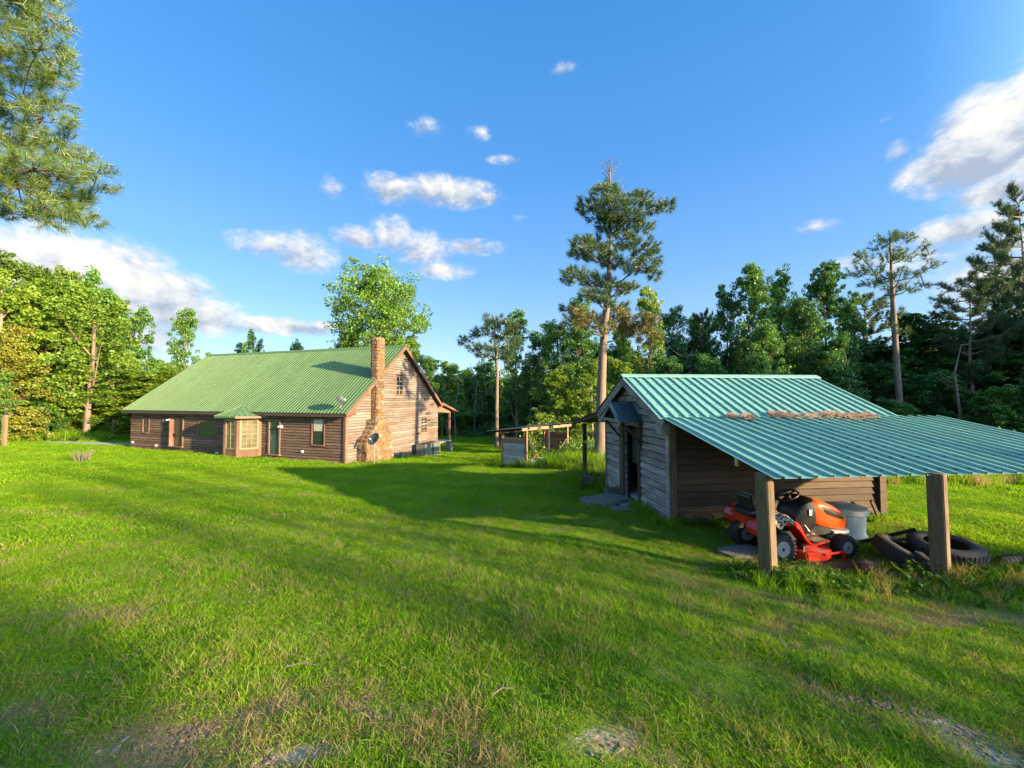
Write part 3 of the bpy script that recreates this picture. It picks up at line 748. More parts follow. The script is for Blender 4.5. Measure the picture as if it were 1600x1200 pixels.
# chimney
chim = MB()
chim.prism([(.98, -1.2), (3.22, -1.2), (3.22, .95), (2.98, 1.55), (2.64, 2.15), (2.02, 2.15), (1.35, 1.55), (.98, .95)], lambda u, v, t: (t, u, v), -.05, .58)
chim.box((.18, 2.33, 4.45), (.46, .60, 4.7))
chim = chim.build('chimney', M['mortar'], house)
b = MB(); b.box((.18, 2.33, 6.83), (.50, .64, .07)); b.build('chimney_cap', M['mortar'], chim)
crng = random.Random(8)
def clipw(z):  # width of the front face of the chimney at z
    if z < .95: return .98, 3.22
    if z < 1.55: t = (z-.95)/.6; return .98+.37*t, 3.22-.24*t
    if z < 2.15: t = (z-1.55)/.6; return 1.35+.67*t, 2.98-.34*t
    return 2.03, 2.63
z = -.6
while z < 6.7:
    h = crng.uniform(.17, .28) if z < 2.1 else crng.uniform(.13, .24)
    a, b_ = clipw(z+h/2); base_x = .58 if z+h/2 < 2.15 else .41
    u = a
    while u < b_-.05:
        w = min(crng.uniform(.2, .42) if base_x > .5 else crng.uniform(.18, .34), b_-u)
        if b_-(u+w) < .1: w = b_-u
        link('stone', crng.choice(RUB), M['stone'], chim, (base_x+.005, u+w/2, z+h/2), (crng.uniform(-.12, .12), 0, 0), (crng.uniform(.07, .13), w*.97, h*.97)); u += w
    # side faces
    for yy in (a, b_):
        if yy == b_ and z < 2: pass
        u = 0.02
        while u < base_x-.04:
            w = min(crng.uniform(.2, .34), base_x-u)
            if base_x-(u+w) < .08: w = base_x-u
            link('stone', crng.choice(RUB), M['stone'], chim, (u+w/2, yy, z+h/2), (0, crng.uniform(-.1, .1), 0), (w*.97, crng.uniform(.06, .11), h*.97)); u += w
    z += h
# stone footing right of the chimney
for zz, hh, (a, b_) in [(-.95, .3, (3.3, 4.0)), (-.68, .28, (3.3, 3.95)), (-.42, .26, (3.3, 3.9)), (-.16, .25, (3.25, 3.8)), (.1, .25, (3.25, 3.7)), (.36, .22, (3.25, 3.6))]:
    u = a
    while u < b_:
        w = crng.uniform(.2, .34); link('stone', crng.choice(RUB), M['stone'], chim, (.18, u+w/2, zz+hh/2), (crng.uniform(-.1, .1), 0, 0), (.26, w, hh)); u += w
# roof
oh = .42; sl = math.hypot(1, pit); ov = .38
yl = -ov; zl = EZ - ov*pit
slope(house, M['roof_house'], (-HL-.35, yl, zl+.10), (1, 0, 0), (0, 1, pit), HL+.35+oh, (RY+ov)*sl, 20, 4, .032, .026)
pitb = (RZ-EZ)/(HW-RY); slb = math.hypot(1, pitb)
slope(house, M['roof_house'], (oh, HW+.1, RZ-(HW+.1-RY)*pitb+.10), (-1, 0, 0), (0, -1, pitb), HL+.35+oh, (HW+.1-RY)*slb, 20, 4)
g = MB(); g.prism([(-.17, -.145), (0, .0), (.17, -.145), (.17, -.125), (0, .025), (-.17, -.125)], lambda u, v, t: (t, RY+u, RZ+.14+v), -HL-.36, oh+.01); g.build('ridge_cap', M['roof_house'], house)
g = MB()
for y0, z0, y1, z1 in [(yl+.03, zl, RY, RZ+.02), (HW+.08, RZ-(HW+.08-RY)*pitb, RY, RZ+.02)]:
    for xe in (oh-.03, -HL-.32): g.bar((xe, y0, z0), (xe, y1, z1), .04, .19)
g.build('rake_board', M['house_trim'], house)
g = MB(); g.box((-HL/2+.03, yl+.02, zl-.01), (HL+.7, .035, .16)); g.build('fascia', M['underside'], house)
g = MB(); g.prism([(yl+.04, zl+.03), (RY, RZ-.01), (RY, RZ+.05), (yl+.04, zl+.09)], lambda u, v, t: (t, u, v), -HL-.33, oh-.05)
g.prism([(HW+.07, RZ-(HW+.07-RY)*pitb+.03), (RY, RZ-.01), (RY, RZ+.05), (HW+.07, RZ-(HW+.07-RY)*pitb+.09)], lambda u, v, t: (t, u, v), -HL-.33, oh-.05)
g.build('roof_deck', M['underside'], house)
# pale soffit return at the near corner
g = MB(); g.prism([(yl+.02, zl-.02), (.35, zl+.02), (.35, zl+.42)], lambda u, v, t: (t, u, v), .34, .40); g.build('eave_return', M['house_trim'], house)
# bay window
bay = MB(); bp = [(-5.78, 0), (-6.56, -.80), (-7.56, -.80), (-8.36, 0)]
bay.prism([(x, y) for x, y in bp], lambda u, v, t: (u, v, t), .05, 2.34); bayo = bay.build('bay_window', M['house_front'], house)
def fbay(p0, p1):
    p0, p1 = Vector((*p0, 0)), Vector((*p1, 0)); dr = (p1-p0).normalized(); nrm = Vector((-dr.y, dr.x, 0))
    if nrm.y > 0: nrm = -nrm
    return (lambda u, z, o: tuple(p0+dr*u+nrm*o+Vector((0, 0, z)))), (p1-p0).length
for p0, p1, wm in ((bp[0], bp[1], 3), (bp[1], bp[2], 2), (bp[2], bp[3], 2)):
    fb, ln_ = fbay(p0, p1)
    for uu in (.05, ln_-.05):
        g = MB(); P = [fb(a, c, o) for o in (0, .05) for c in (.08, 2.32) for a in (uu-.07, uu+.07)]
        g.add(P, [(0, 1, 3, 2), (4, 6, 7, 5), (0, 4, 5, 1), (2, 3, 7, 6), (0, 2, 6, 4), (1, 5, 7, 3)]); g.build('corner_board', M['bay_trim'], bayo)
    g = MB(); P = [fb(a, c, o) for o in (0, .03) for c in (.12, .50) for a in (.12, ln_-.12)]
    g.add(P, [(0, 1, 3, 2), (4, 6, 7, 5), (0, 4, 5, 1), (2, 3, 7, 6), (0, 2, 6, 4), (1, 5, 7, 3)]); g.build('panel', M['bay_trim'], bayo)
    a, b_, c, d_ = .20, ln_-.20, .66, 2.20
    g = MB()
    for (x0, x1, y0, y1) in ((a-.08, a, c-.08, d_+.08), (b_, b_+.08, c-.08, d_+.08), (a, b_, d_, d_+.08), (a, b_, c-.08, c), (a, b_, (c+d_)/2-.03, (c+d_)/2+.02)):
        P = [fb(p, q2, o) for o in (0, .04) for q2 in (y0, y1) for p in (x0, x1)]
        g.add(P, [(0, 1, 3, 2), (4, 6, 7, 5), (0, 4, 5, 1), (2, 3, 7, 6), (0, 2, 6, 4), (1, 5, 7, 3)])
    for i in range(1, wm):
        x = a+(b_-a)*i/wm; P = [fb(p, q2, o) for o in (0.002, .03) for q2 in (c, d_) for p in (x-.011, x+.011)]
        g.add(P, [(0, 1, 3, 2), (4, 6, 7, 5), (0, 4, 5, 1), (2, 3, 7, 6), (0, 2, 6, 4), (1, 5, 7, 3)])
    for j in (1, 2, 4, 5):
        y = c+(d_-c)*j/6; P = [fb(p, q2, o) for o in (0.003, .028) for q2 in (y-.01, y+.01) for p in (a, b_)]
        g.add(P, [(0, 1, 3, 2), (4, 6, 7, 5), (0, 4, 5, 1), (2, 3, 7, 6), (0, 2, 6, 4), (1, 5, 7, 3)])
    g.build('window_frame', M['bay_bar'], bayo)
    g = MB(); P = [fb(p, q2, o) for o in (0.0, .012) for q2 in (c, d_) for p in (a, b_)]
    g.add(P, [(0, 1, 3, 2), (4, 6, 7, 5), (0, 4, 5, 1), (2, 3, 7, 6), (0, 2, 6, 4), (1, 5, 7, 3)]); g.build('pane', M['bay_glass'], bayo)
# hipped bay roof: faceted, with raised hips
rb = [(-5.25, -.05), (-6.25, -1.18), (-7.85, -1.18), (-8.85, -.05)]; ap = (-7.05, -.05, 3.02)
g = MB()
for i in range(3): g.add([(*rb[i], 2.42), (*rb[i+1], 2.42), ap], [(0, 1, 2)]); 
g.add([(*p, 2.42) for p in rb]+[(*p, 2.34) for p in rb], [(0, 1, 2, 3), (4, 7, 6, 5), (0, 4, 5, 1), (1, 5, 6, 2), (2, 6, 7, 3)])
br = g.build('roof', M['roof_house'], bayo)
for p in rb[1:3]:
    g = MB(); g.bar((*p, 2.44), (ap[0], ap[1], ap[2]+.01), .09, .03); g.build('hip_cap', M['roof_house'], bayo)
for i, nn in ((0, 6), (1, 7), (2, 6)):
    A, B_ = Vector((*rb[i], 2.43)), Vector((*rb[i+1], 2.43)); apx = Vector(ap); midp = (A+B_)/2; updir = (apx-midp)
    g = MB()
    for j in range(1, nn):
        t = j/nn; p = A.lerp(B_, t); q2 = p + updir*(1-abs(2*t-1))*.97
        g.bar(p+Vector((0, 0, .01)), q2+Vector((0, 0, .01)), .03, .025)
    g.build('roof_rib', M['roof_house'], bayo)
M['red_trim'] = plain('faded red trim', (.42, .13, .10), .7)
g = MB(); A, B_ = Vector((-5.45, -.30, 2.37)), Vector((-6.22, -1.17, 2.37)); g.bar(A, B_, .03, .10); g.build('fascia', M['red_trim'], bayo)
# back porch seen past the gable: lean roof, post, deck and pier
g = MB(); g.prism([(HW-.2, 2.98), (12.45, 2.28), (12.45, 2.36), (HW-.2, 3.07)], lambda u, v, t: (t, u, v), -7, oh-.04); g.build('porch_ceiling', M['house_trim'], house)
slope(house, M['roof_house'], (oh, 12.5, 2.38), (-1, 0, 0), (0, -1, .265), 7.4, 2.72, 8, 4)
g = MB(); g.bar((oh-.02, HW, 3.0), (oh-.02, 12.45, 2.28), .04, .16); g.build('rake_board', M['house_trim'], house)
g = MB(); g.prism([(HW, 2.35), (11.7, 2.20), (11.7, 2.42), (HW, 2.9)], lambda u, v, t: (t, u, v), -.02, .04); g.build('porch_gable', M['bay_trim'], house)
for xx in (-.02, -3.4, -6.8):
    g = MB(); g.box((xx, 11.72, 1.2), (.13, .13, 2.4)); g.build('porch_post', M['house_trim'], house)
    g = MB(); g.box((xx, 11.72, -.75), (.38, .38, 1.4)); g.build('pier', M['concrete'], house)
for j in range(14):
    g = MB(); g.box((-3.5, HW+.15+.155*j, -.02), (7.1, .145, .05)); g.build('deck_board', M['old_board'], house)
g = MB(); g.box((-3.5, 11.86, -.12), (7.1, .04, .16)); g.build('deck_rim', M['house_trim'], house)
g = MB(); g.box((.02, HW-.05, -.75), (.3, .34, 1.5)); g.build('pier', M['stone'], house)
# things on and by the house
def hp(x, y, z):
    c_, s_ = math.cos(HR), math.sin(HR); return (-8.67+c_*x-s_*y, 20+s_*x+c_*y, -3.5+z)
def sat_dish(parent, c, toward, r=.3):
    z = Vector(toward).normalized(); x = z.cross(Vector((0, 0, 1))).normalized(); y = z.cross(x)
    Mx = Matrix((x, y, z)).transposed()
    g = MB(); g.lathe([(0.001, 0), (r*.4, .012), (r*.75, .045), (r, .085), (r*1.01, .078), (r*.75, .03), (r*.4, -.004), (0.001, -.014)], 24, c, Mx)
    g.build('dish', M['hvac_dark'], parent, True)
    e = Vector(c)+z*.34+Vector((0, 0, -.13)); g = MB(); g.tube([Vector(c)-Vector((0, 0, r*.85)), e], .012, 6); g.build('feed_arm', M['metal_grey'], parent)
    g = MB(); g.tube([e-z*.03, e+z*.06], .035, 8); g.build('receiver', M['sign_grey'], parent)
M['hvac_dark'] = plain('dark green grey enamel', (.035, .05, .045), .5)
px_, py_ = -8.67+.0, 20
dp = hp(1.35, .62, 0); dzz = gz(dp[0], dp[1])
t = thing('satellite_dish', 'dark satellite dish on a pale pole standing before the stone chimney', 'satellite dish', (dp[0], dp[1], dzz))
g = MB(); g.tube([(0, 0, -.2), (0, 0, 1.25)], .03, 8); g.build('pole', M['metal_grey'], t)
g = MB(); g.tube([(.16, .1, -.1), (.15, .1, .7), (0, .0, 1.12)], .018, 6); g.build('brace', M['metal_grey'], t)
sat_dish(t, (0, -.02, 1.33), (-.35, -.75, .55), .34)
rp = hp(-.05, -.2, 2.95)
t = thing('satellite_dish', 'small satellite dish clamped to the front right corner of the green roof', 'satellite dish', rp)
g = MB(); g.tube([(0, -.02, -.12), (.0, -.12, .02), (0, -.10, .2)], .02, 6); g.build('mount', M['metal_grey'], t)
sat_dish(t, (-.05, -.14, .36), (.85, -.25, .5), .27)
for i, (yy, lab) in enumerate([(6.55, 'grey air conditioning unit nearer the chimney, at the gable foot'), (7.65, 'grey air conditioning unit farther right at the gable foot, by the corner pier')]):
    p = hp(.75, yy, -.50); t = thing('air_conditioner', lab, 'air conditioner', p, HR, 'air conditioning units')
    g = MB(); g.box((0, 0, .42), (.76, .84, .84)); g.build('cabinet', M['hvac'], t, bevel=.03)
    g = MB()
    for a in range(9): g.box((.382, 0, .10+a*.08), (.012, .72, .022)); g.box((-.0, -.422, .10+a*.08), (.60, .012, .022))
    g.build('louvre_grille', M['metal_grey'], t)
    g = MB(); g.lathe([(.30, 0), (.30, .03), (.05, .05), (.001, .05)], 20, (0, 0, .84)); g.build('fan_guard', M['black_plastic'], t)
    g = MB(); g.box((0, 0, -.05), (.95, 1.0, .1)); g.build('pad', M['concrete'], t)
for (yy, ww, hh, zz, mm, lab, nm) in [(4.95, .35, .62, -.35, 'hvac', 'small grey green utility box low on the gable wall', 'utility_box'), (5.6, .55, .45, -.30, 'red_board', 'small wooden hatch cover low on the gable beside the grey box', 'hatch_cover')]:
    t = thing(nm, lab, 'utility box' if nm == 'utility_box' else 'hatch', hp(.06, yy, zz), HR)
    g = MB(); g.box((.08, 0, 0), (.18, ww, hh)); g.build('body', M[mm], t, bevel=.012)
    g = MB(); g.box((.178, 0, .02), (.012, ww*.8, hh*.7)); g.build('lid', M['metal_grey' if nm == 'utility_box' else 'bay_trim'], t)
for (xx, zz, lab) in [(-4.22, 1.86, 'white wall lamp right of the narrow green door'), (-13.35, 2.05, 'white wall lamp left of the far open door')]:
    t = thing('wall_lamp', lab, 'wall lamp', hp(xx, -.05, zz), HR)
    g = MB(); g.box((0, -.02, 0), (.12, .05, .14)); g.build('bracket', M['white'], t)
    for s_ in (-1, 1):
        g = MB(); g.tube([(s_*.02, -.04, 0), (s_*.12, -.13, -.01)], [.03, .055], 10); g.build('lamp_head', M['white'], t)
for (xx, zz, lab) in [(-9.2, .12, 'white vent hood low on the wall left of the bay window'), (-2.75, .55, 'small white outlet cover below the right front window'), (-14.6, .42, 'small white outlet cover low on the far left wall'), (-16.9, .55, 'small white outlet cover at the far left house corner')]:
    t = thing('vent_cover' if 'vent' in lab else 'outlet_cover', lab, 'vent' if 'vent' in lab else 'outlet', hp(xx, -.03, zz), HR)
    g = MB(); s_ = .2 if 'vent' in lab else .11
    g.prism([(0, -s_/2), (-.03, -s_/2), (-.10, -s_*.1), (-.03, s_/2), (0, s_/2)], lambda u, v, t_: (t_, u, v), -s_*.5, s_*.5); g.build('cover', M['white'], t)
    g = MB(); g.box((0, .0, 0), (s_*1.15, .03, s_*1.15)); g.build('plate', M['sign_grey'], t)

# ------------------------------------------------------------------ the near shed
SR = math.atan2(.0913, .9958)
shed = thing('wooden_shed', 'weathered grey board shed with green ribbed roof sweeping down over a lean-to', 'shed', (3.27, 8, -2.56), SR)
SL, SW, SRY, SRZ, SE = 4.82, 3.9, 1.95, 3.05, 2.07
sp_ = (SRZ-SE)/(SRY+.15)
fsg = lambda u, z, o: (-o, u, z)
fsl = lambda u, z, o: (u, -o, z)
clap_rng = random.Random(77)
rng_g = lambda z: (0.0, SW) if z < SE+.05 else ((z-SE-.05)/sp_, SW-(z-SE-.05)/sp_)
dop = [(1.42, 2.30, -1, 1.80)]
clap(shed, M['shed_grey'], fsg, rng_g, -.42, SRZ-.12, .158, 2.2, dop, clap_rng, jit=.006, warpy=.02, lo=.040, gap=.026)
clap(shed, M['shed_brown'], fsl, lambda z: (.10, SL-.12), -.12, SE-.02, .142, 3.6, (), clap_rng, jit=.004, warpy=.01, lo=.036, gap=.020)
# walls behind the boards
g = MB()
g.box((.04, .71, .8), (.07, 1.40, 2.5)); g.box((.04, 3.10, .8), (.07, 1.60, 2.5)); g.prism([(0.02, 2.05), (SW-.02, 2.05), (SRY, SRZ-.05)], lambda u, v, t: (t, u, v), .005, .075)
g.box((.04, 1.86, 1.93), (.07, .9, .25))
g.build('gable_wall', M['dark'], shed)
g = MB(); g.box((SL/2, .05, .85), (SL-.1, .07, 2.4)); g.box((SL/2, SW-.05, .75), (SL-.1, .07, 2.6)); g.box((SL-.05, SW/2, .85), (.07, SW-.2, 2.4)); g.build('wall', M['shed_brown'], shed)
g = MB(); g.prism([(0.05, 2.05), (SW-.05, 2.05), (SRY, SRZ-.05)], lambda u, v, t: (t, u, v), SL-.09, SL-.02); g.build('gable_wall', M['shed_brown'], shed)
g = MB(); g.box((SL/2, SW/2, -.06), (SL-.2, SW-.2, .08)); g.build('floor', M['old_board'], shed)
for (x, y, sx, sy, mm) in [(-.035, .03, .03, .13, 'shed_grey'), (.05, -.045, .12, .03, 'post'), (SL-.08, -.05, .15, .09, 'shed_brown'), (-.035, SW-.06, .03, .12, 'shed_grey')]:
    g = MB(); g.box((x, y, .93 if y < 1 else .8), (sx, sy, 2.24 if y < 1 else 2.5)); g.build('corner_board', M[mm], shed)
# rake boards and box returns
g = MB()
for (a, za, b_, zb) in [(-.16, SE-.10, SRY, SRZ-.09), (SW+.16, SE-.10, SRY, SRZ-.09)]:
    g.bar((-.22, a, za), (-.22, b_, zb), .035, .20)
g.build('rake_board', M['shed_grey'], shed)
for a in (.04, SW-.04):
    g = MB(); g.box((-.12, a, SE-.14), (.20, .26, .26)); g.build('eave_box', M['shed_grey'], shed)
# main roof (both slopes), ridge cap
rs_len = math.hypot(SRY+.15, SRZ-SE)
slope(shed, M['roof_shed'], (-.27, -.15, SE+.04), (1, 0, 0), (0, SRY+.15, SRZ-SE), SL+.63, rs_len, 6, 4, .036, .030)
slope(shed, M['roof_shed'], (SL+.36, SW+.15, SE+.04), (-1, 0, 0), (0, -(SRY+.15), SRZ-SE), SL+.63, rs_len, 6, 4, .036, .030)
g = MB(); g.prism([(-.15, -.045), (0, .03), (.15, -.045), (.15, -.03), (0, .045), (-.15, -.03)], lambda u, v, t: (t, SRY+u, SRZ+.055+v), -.285, SL+.37); g.build('ridge_cap', M['roof_shed'], shed)
g = MB()
for sgn, y0 in ((1, -.15), (-1, SW+.15)):
    g.prism([(y0+sgn*.02, SE-.04), (SRY, SRZ-.04), (SRY, SRZ+.015), (y0+sgn*.02, SE+.02)], lambda u, v, t: (t, u, v), -.20, SL+.33)
g.build('roof_deck', M['underside'], shed)
# lean-to roof towards the camera; its left edge turns a little outwards
LT0, LT1, LZ0, LZ1 = -.11, -3.05, SE+.055, SE-.555
ll = math.hypot(LT1-LT0, LZ0-LZ1)
slope(shed, M['roof_shed'], (-.19, LT1, LZ1), (1, 0, 0), (.05, LT0-LT1, LZ0-LZ1), 6.35, ll, 7, 4, .036, .030, jit=.008)
g = MB()
for x in (.12, 1.3, 2.55, 3.8, 5.0, 6.0): g.bar((x, LT0, LZ0-.06), (x, LT1+.30, LZ1+.01), .045, .09)
g.build('rafter', M['underside'], shed)
g = MB(); g.bar((.1, LT1+.42, LZ1-.01), (6.1, LT1+.42, LZ1-.01), .05, .11); g.build('beam', M['underside'], shed)
g = MB(); g.box((-.06, LT1+.9, LZ1+.07), (.03, .06, .15)); g.build('bracket', M['metal_grey'], shed)
# rows of roofing screws
for (yy0, yy1, zz0, zz1, wd_, nr_, x0_) in [(-.10, SRY-.1, SE+.05, SRZ-.0, SL+.63, 4, -.27), (LT1+.08, LT0-.1, LZ1+.02, LZ0-.02, 6.2, 6, -.07)]:
    g = MB(); pit_ = wd_/((6 if x0_ < -.2 else 7)*4)
    for j in range(nr_):
        f_ = (j+.15)/nr_; y = yy0+(yy1-yy0)*f_; z = zz0+(zz1-zz0)*f_
        for i in range(int(wd_/pit_)): g.box((x0_+pit_*(i+.06)+R.uniform(-.01, .01), y+R.uniform(-.01, .01), z+.016), (.016, .016, .014))
    o_ = g.build('roofing_screws', M['underside'], shed); o_['kind'] = 'stuff'
# local frame helper
def spt(x, y): c_, s_ = math.cos(SR), math.sin(SR); return 3.27+c_*x-s_*y, 8+s_*x+c_*y
def sloc(X, Y): c_, s_ = math.cos(SR), math.sin(SR); a, b_ = X-3.27, Y-8; return c_*a+s_*b_, -s_*a+c_*b_
for (X, Y, lean) in [(3.37, 5.18, .05), (5.68, 5.18, .02), (8.9, 5.6, 0)]:
    x, y = sloc(X, Y); zb = gz(X, Y)+2.56-.3; zt = LZ1+.025
    g = MB()
    M3 = Matrix.Rotation(.42, 3, 'Z')
    w = .082
    vs = [M3 @ Vector((a*w, b_*w, 0)) + Vector((x-lean*(0 if z else -1), y, zb if not z else zt)) for z in (0, 1) for b_ in (-1, 1) for a in (-1, 1)]
    g.add(vs, [(0, 2, 3, 1), (4, 5, 7, 6), (0, 1, 5, 4), (2, 6, 7, 3), (0, 4, 6, 2), (1, 3, 7, 5)])
    g.build('post', M['post'], shed, bevel=.01)
# lean-to on the far side
slope(shed, M['roof_shed'], (SL+.3, SW+3.35, SE-.46), (-1, 0, 0), (0, -3.2, .50), SL+.5, 3.24, 5, 4, .028, .026)
g = MB(); g.prism([(SW+.12, SE-.10), (SW+3.3, SE-.60), (SW+3.3, SE-.48), (SW+.12, SE-.01)], lambda u, v, t: (t, u, v), -.22, -.17); g.build('rake_board', M['underside'], shed)
g = MB(); g.prism([(SW+.12, SE-.03), (SW+3.3, SE-.52), (SW+3.3, SE-.48), (SW+.12, SE+.01)], lambda u, v, t: (t, u, v), -.16, SL+.2); g.build('porch_ceiling', M['underside'], shed)
for x in (.18, 4.5):
    X, Y = spt(x, SW+3.05); zb = gz(X, Y)+2.56-.2
    g = MB(); g.box((x, SW+3.05, (zb+SE-.55)/2), (.13, .13, SE-.55-zb)); g.build('post', M['underside'], shed)
# door frame, door leaf and dark room
g = MB(); g.box((-.06, 2.44, .80), (.10, .22, 2.0)); g.build('door_jamb', M['shed_brown'], shed)
g = MB(); g.box((-.05, 1.40, .72), (.06, .05, 2.1)); g.build('door_jamb', M['shed_brown'], shed)
g = MB(); g.box((.16, 1.90, 1.30), (.03, .8, .95)); g.build('curtain', M['hvac_dark'], shed)
g = MB(); g.box((1.9, SW/2, 1.0), (.03, SW-.3, 2.2)); g.build('dark_backing', M['dark'], shed)  # near-black sheet, the room's darkness is put into its colour
g = MB(); g.box((-.25, 1.9, -.10), (.45, .95, .07)); g.build('door_sill', M['old_board'], shed)
# little gabled canopy over the door
cy, cz = 1.90, 2.42
for sgn in (1, -1):
    slope(shed, M['roof_dark'], ((-.62 if sgn > 0 else .0), cy-sgn*.72, cz-.46), (sgn, 0, 0), (0, sgn*.72, .46), .62, math.hypot(.72, .46), 1, 6, .016, .018)
    g = MB(); g.bar((-.60, cy-sgn*.70, cz-.50), (-.60, cy, cz-.045), .035, .085); g.build('rake_board', M['shed_grey'], shed)
    g = MB(); g.bar((-.05, cy-sgn*.60, cz-1.10), (-.05, cy-sgn*.60, cz-.45), .06, .06); g.bar((-.05, cy-sgn*.60, cz-1.0), (-.50, cy-sgn*.60, cz-.48), .05, .05); g.build('bracket', M['underside'], shed)
g = MB(); g.bar((-.56, cy-.55, cz-.44), (-.56, cy+.55, cz-.44), .06, .06); g.build('tie_beam', M['shed_grey'], shed)
# pine straw gathered in the joint of the two roofs
def straw_mat(label, x0, x1, y0, z0, n, seed, wid=.12):
    rs = np.random.RandomState(seed); b = MB(); rr = random.Random(seed)
    cen = [(rr.uniform(.05, .95), rr.gauss(0, .6), rr.uniform(.04, .10)) for _ in range(max(2, n//130))]
    for i in range(n):
        cu, cv, cs_ = rr.choice(cen); u = min(1, max(0, rr.gauss(cu, cs_))); x = x0+(x1-x0)*u; y = (cv+rr.gauss(0, .55))*wid
        hh = rr.uniform(.0, .06)*(1-min(1, abs(y)/.3)); a = rr.gauss(0, .5); L = rr.uniform(.06, .16); zz = .035 + (y*.21 if y < 0 else y*.46)+hh
        b.tube([(x, y, zz), (x+math.cos(a)*L, y+math.sin(a)*L, zz+math.sin(a)*L*(.21 if y < 0 else .4)+rr.uniform(-.01, .03))], [.004, .003], 3, False)
    X, Y = spt(0, y0); c = Vector((X, Y, -2.56+z0))
    o = link('pine_straw', b.mesh('pine_straw'), M['straw'], None, c, (0, 0, SR)); tag(o, label, 'pine straw', 'drifts of pine straw on the shed roof')
M['straw'] = plain('grey brown pine straw', (.20, .14, .11), .95, var=.4)
straw_mat('small long drift of pine straw below the left part of the roof joint', 1.02, 1.72, -.30, SE+.03, 420, 1, .075)
straw_mat('small heap of pine straw at the roof joint, left end of the big drift', 1.85, 2.25, -.10, SE+.06, 260, 2, .09)
straw_mat('large tangled drift of pine straw spread below the roof joint on the right', 2.3, 4.35, -.18, SE+.05, 1100, 3, .12)
# dead vine in the gable peak
vb = MB(); vr = random.Random(12)
for i in range(26):
    p = Vector((-.06, SRY+vr.uniform(-.55, .7), 2.15+vr.uniform(0, .35))); pts = [p]
    for j in range(6):
        p = p + Vector((vr.uniform(-.02, .02), vr.uniform(-.14, .14), vr.uniform(-.09, .09))); p.x = min(-.045, max(-.14, p.x)); pts.append(p)
    vb.tube(pts, .006, 3, False)
o = vb.build('dead_vine', M['twig'], None); o.location = (3.27, 8, -2.56); o.rotation_euler = (0, 0, SR); tag(o, 'tangle of dead vine stems clinging under the shed gable peak', 'vine')
# stepping stones, blocks
def slab(name, label, x, y, sx, sy, sz, rz, z=None, mat='concrete', seed=0, cat='stone', grp=None, dz=0):
    bm = bmesh.new(); bmesh.ops.create_cube(bm, size=1); rr = random.Random(seed)
    bmesh.ops.subdivide_edges(bm, edges=list(bm.edges), cuts=2, use_grid_fill=True)
    for v in bm.verts:
        v.co += Vector((rr.uniform(-.05, .05), rr.uniform(-.05, .05), rr.uniform(-.05, .05)))
        r = math.hypot(v.co.x, v.co.y); v.co.x *= 1-.15*(r > .6); v.co.y *= 1-.15*(r > .6)
    me = bpy.data.meshes.new(name); bm.to_mesh(me); bm.free()
    zz = gz(x, y) if z is None else z
    o = link(name, me, M[mat], None, (x, y, zz+sz*.25+dz), (0, 0, rz), (sx, sy, sz)); return tag(o, label, cat, grp)
dx_, dy_ = spt(-.62, 1.95)
slab('stone_slab', 'flat pale stone slab before the shed door', dx_, dy_, .95, .75, .14, .5, seed=1, dz=.06)
dx_, dy_ = spt(-1.12, 1.9); slab('stepping_stone', 'light stepping stone at the outer end of the door slab', dx_, dy_, .5, .55, .14, .1, seed=2, dz=.03)
dx_, dy_ = spt(-.62, 1.0); slab('stepping_stone', 'small sunken grey stone in the grass right of the door slab', dx_, dy_, .55, .3, .1, .1, seed=3, dz=.01)
bx_, by_ = spt(-.24, 2.75)
t = thing('concrete_block', 'grey concrete block at the left foot of the shed door', 'concrete block', (bx_, by_, gz(bx_, by_)+.05), SR+.1)
g = MB()
for yy in (-.095, .095): g.box((0, yy, .10), (.40, .03, .20))
for xx in (-.185, 0, .185): g.box((xx, 0, .10), (.03, .16, .20))
g.build('body', M['concrete'], t, bevel=.004)
# bits seen in the doorway
px_, py_ = spt(.45, 1.75)
t = thing('yellow_jug', 'yellow plastic jug standing inside the dark shed doorway', 'jug', (px_, py_, -2.56-.02))
g = MB(); g.lathe([(.10, 0), (.12, .03), (.12, .22), (.08, .30), (.035, .33), (.035, .37)], 14); g.build('body', plain('yellow plastic', (.42, .30, .04), .5), t, True)
g = MB(); g.tube([(.05, 0, .33), (.12, 0, .31), (.13, 0, .22)], .014, 6); g.build('handle', M['sign_grey'], t)
px_, py_ = spt(.4, 1.52)
t = thing('green_bottle', 'tall pale green bottle inside the doorway beside the jug', 'bottle', (px_, py_, -2.56-.02))
g = MB(); g.lathe([(.07, 0), (.08, .03), (.08, .30), (.03, .38), (.03, .46)], 14); g.build('body', plain('pale green plastic', (.25, .33, .22), .4), t, True)
g = MB(); g.lathe([(.034, .455), (.034, .49), (.001, .495)], 10); g.build('cap', M['white'], t)
# rusty sign, low logs behind the shed corner
lx, ly = spt(-.25, SW+1.2); t = thing('stacked_timber', 'dark timbers lying on a low stone row behind the shed corner', 'timber', (lx, ly, gz(lx, ly)), SR+1.5)
for i in range(3): g = MB(); g.bar((-.9, (i-1)*.18, .18+.06*(i == 1)), (.7, (i-1)*.18+.04, .17), .14, .12); g.build('beam', M['underside'], t)
g = MB()
for i in range(5): g.box((-.8+i*.4, 0, .05), (.34, .42, .14), rz=.1*i)
g.build('support_blocks', M['mortar'], t)

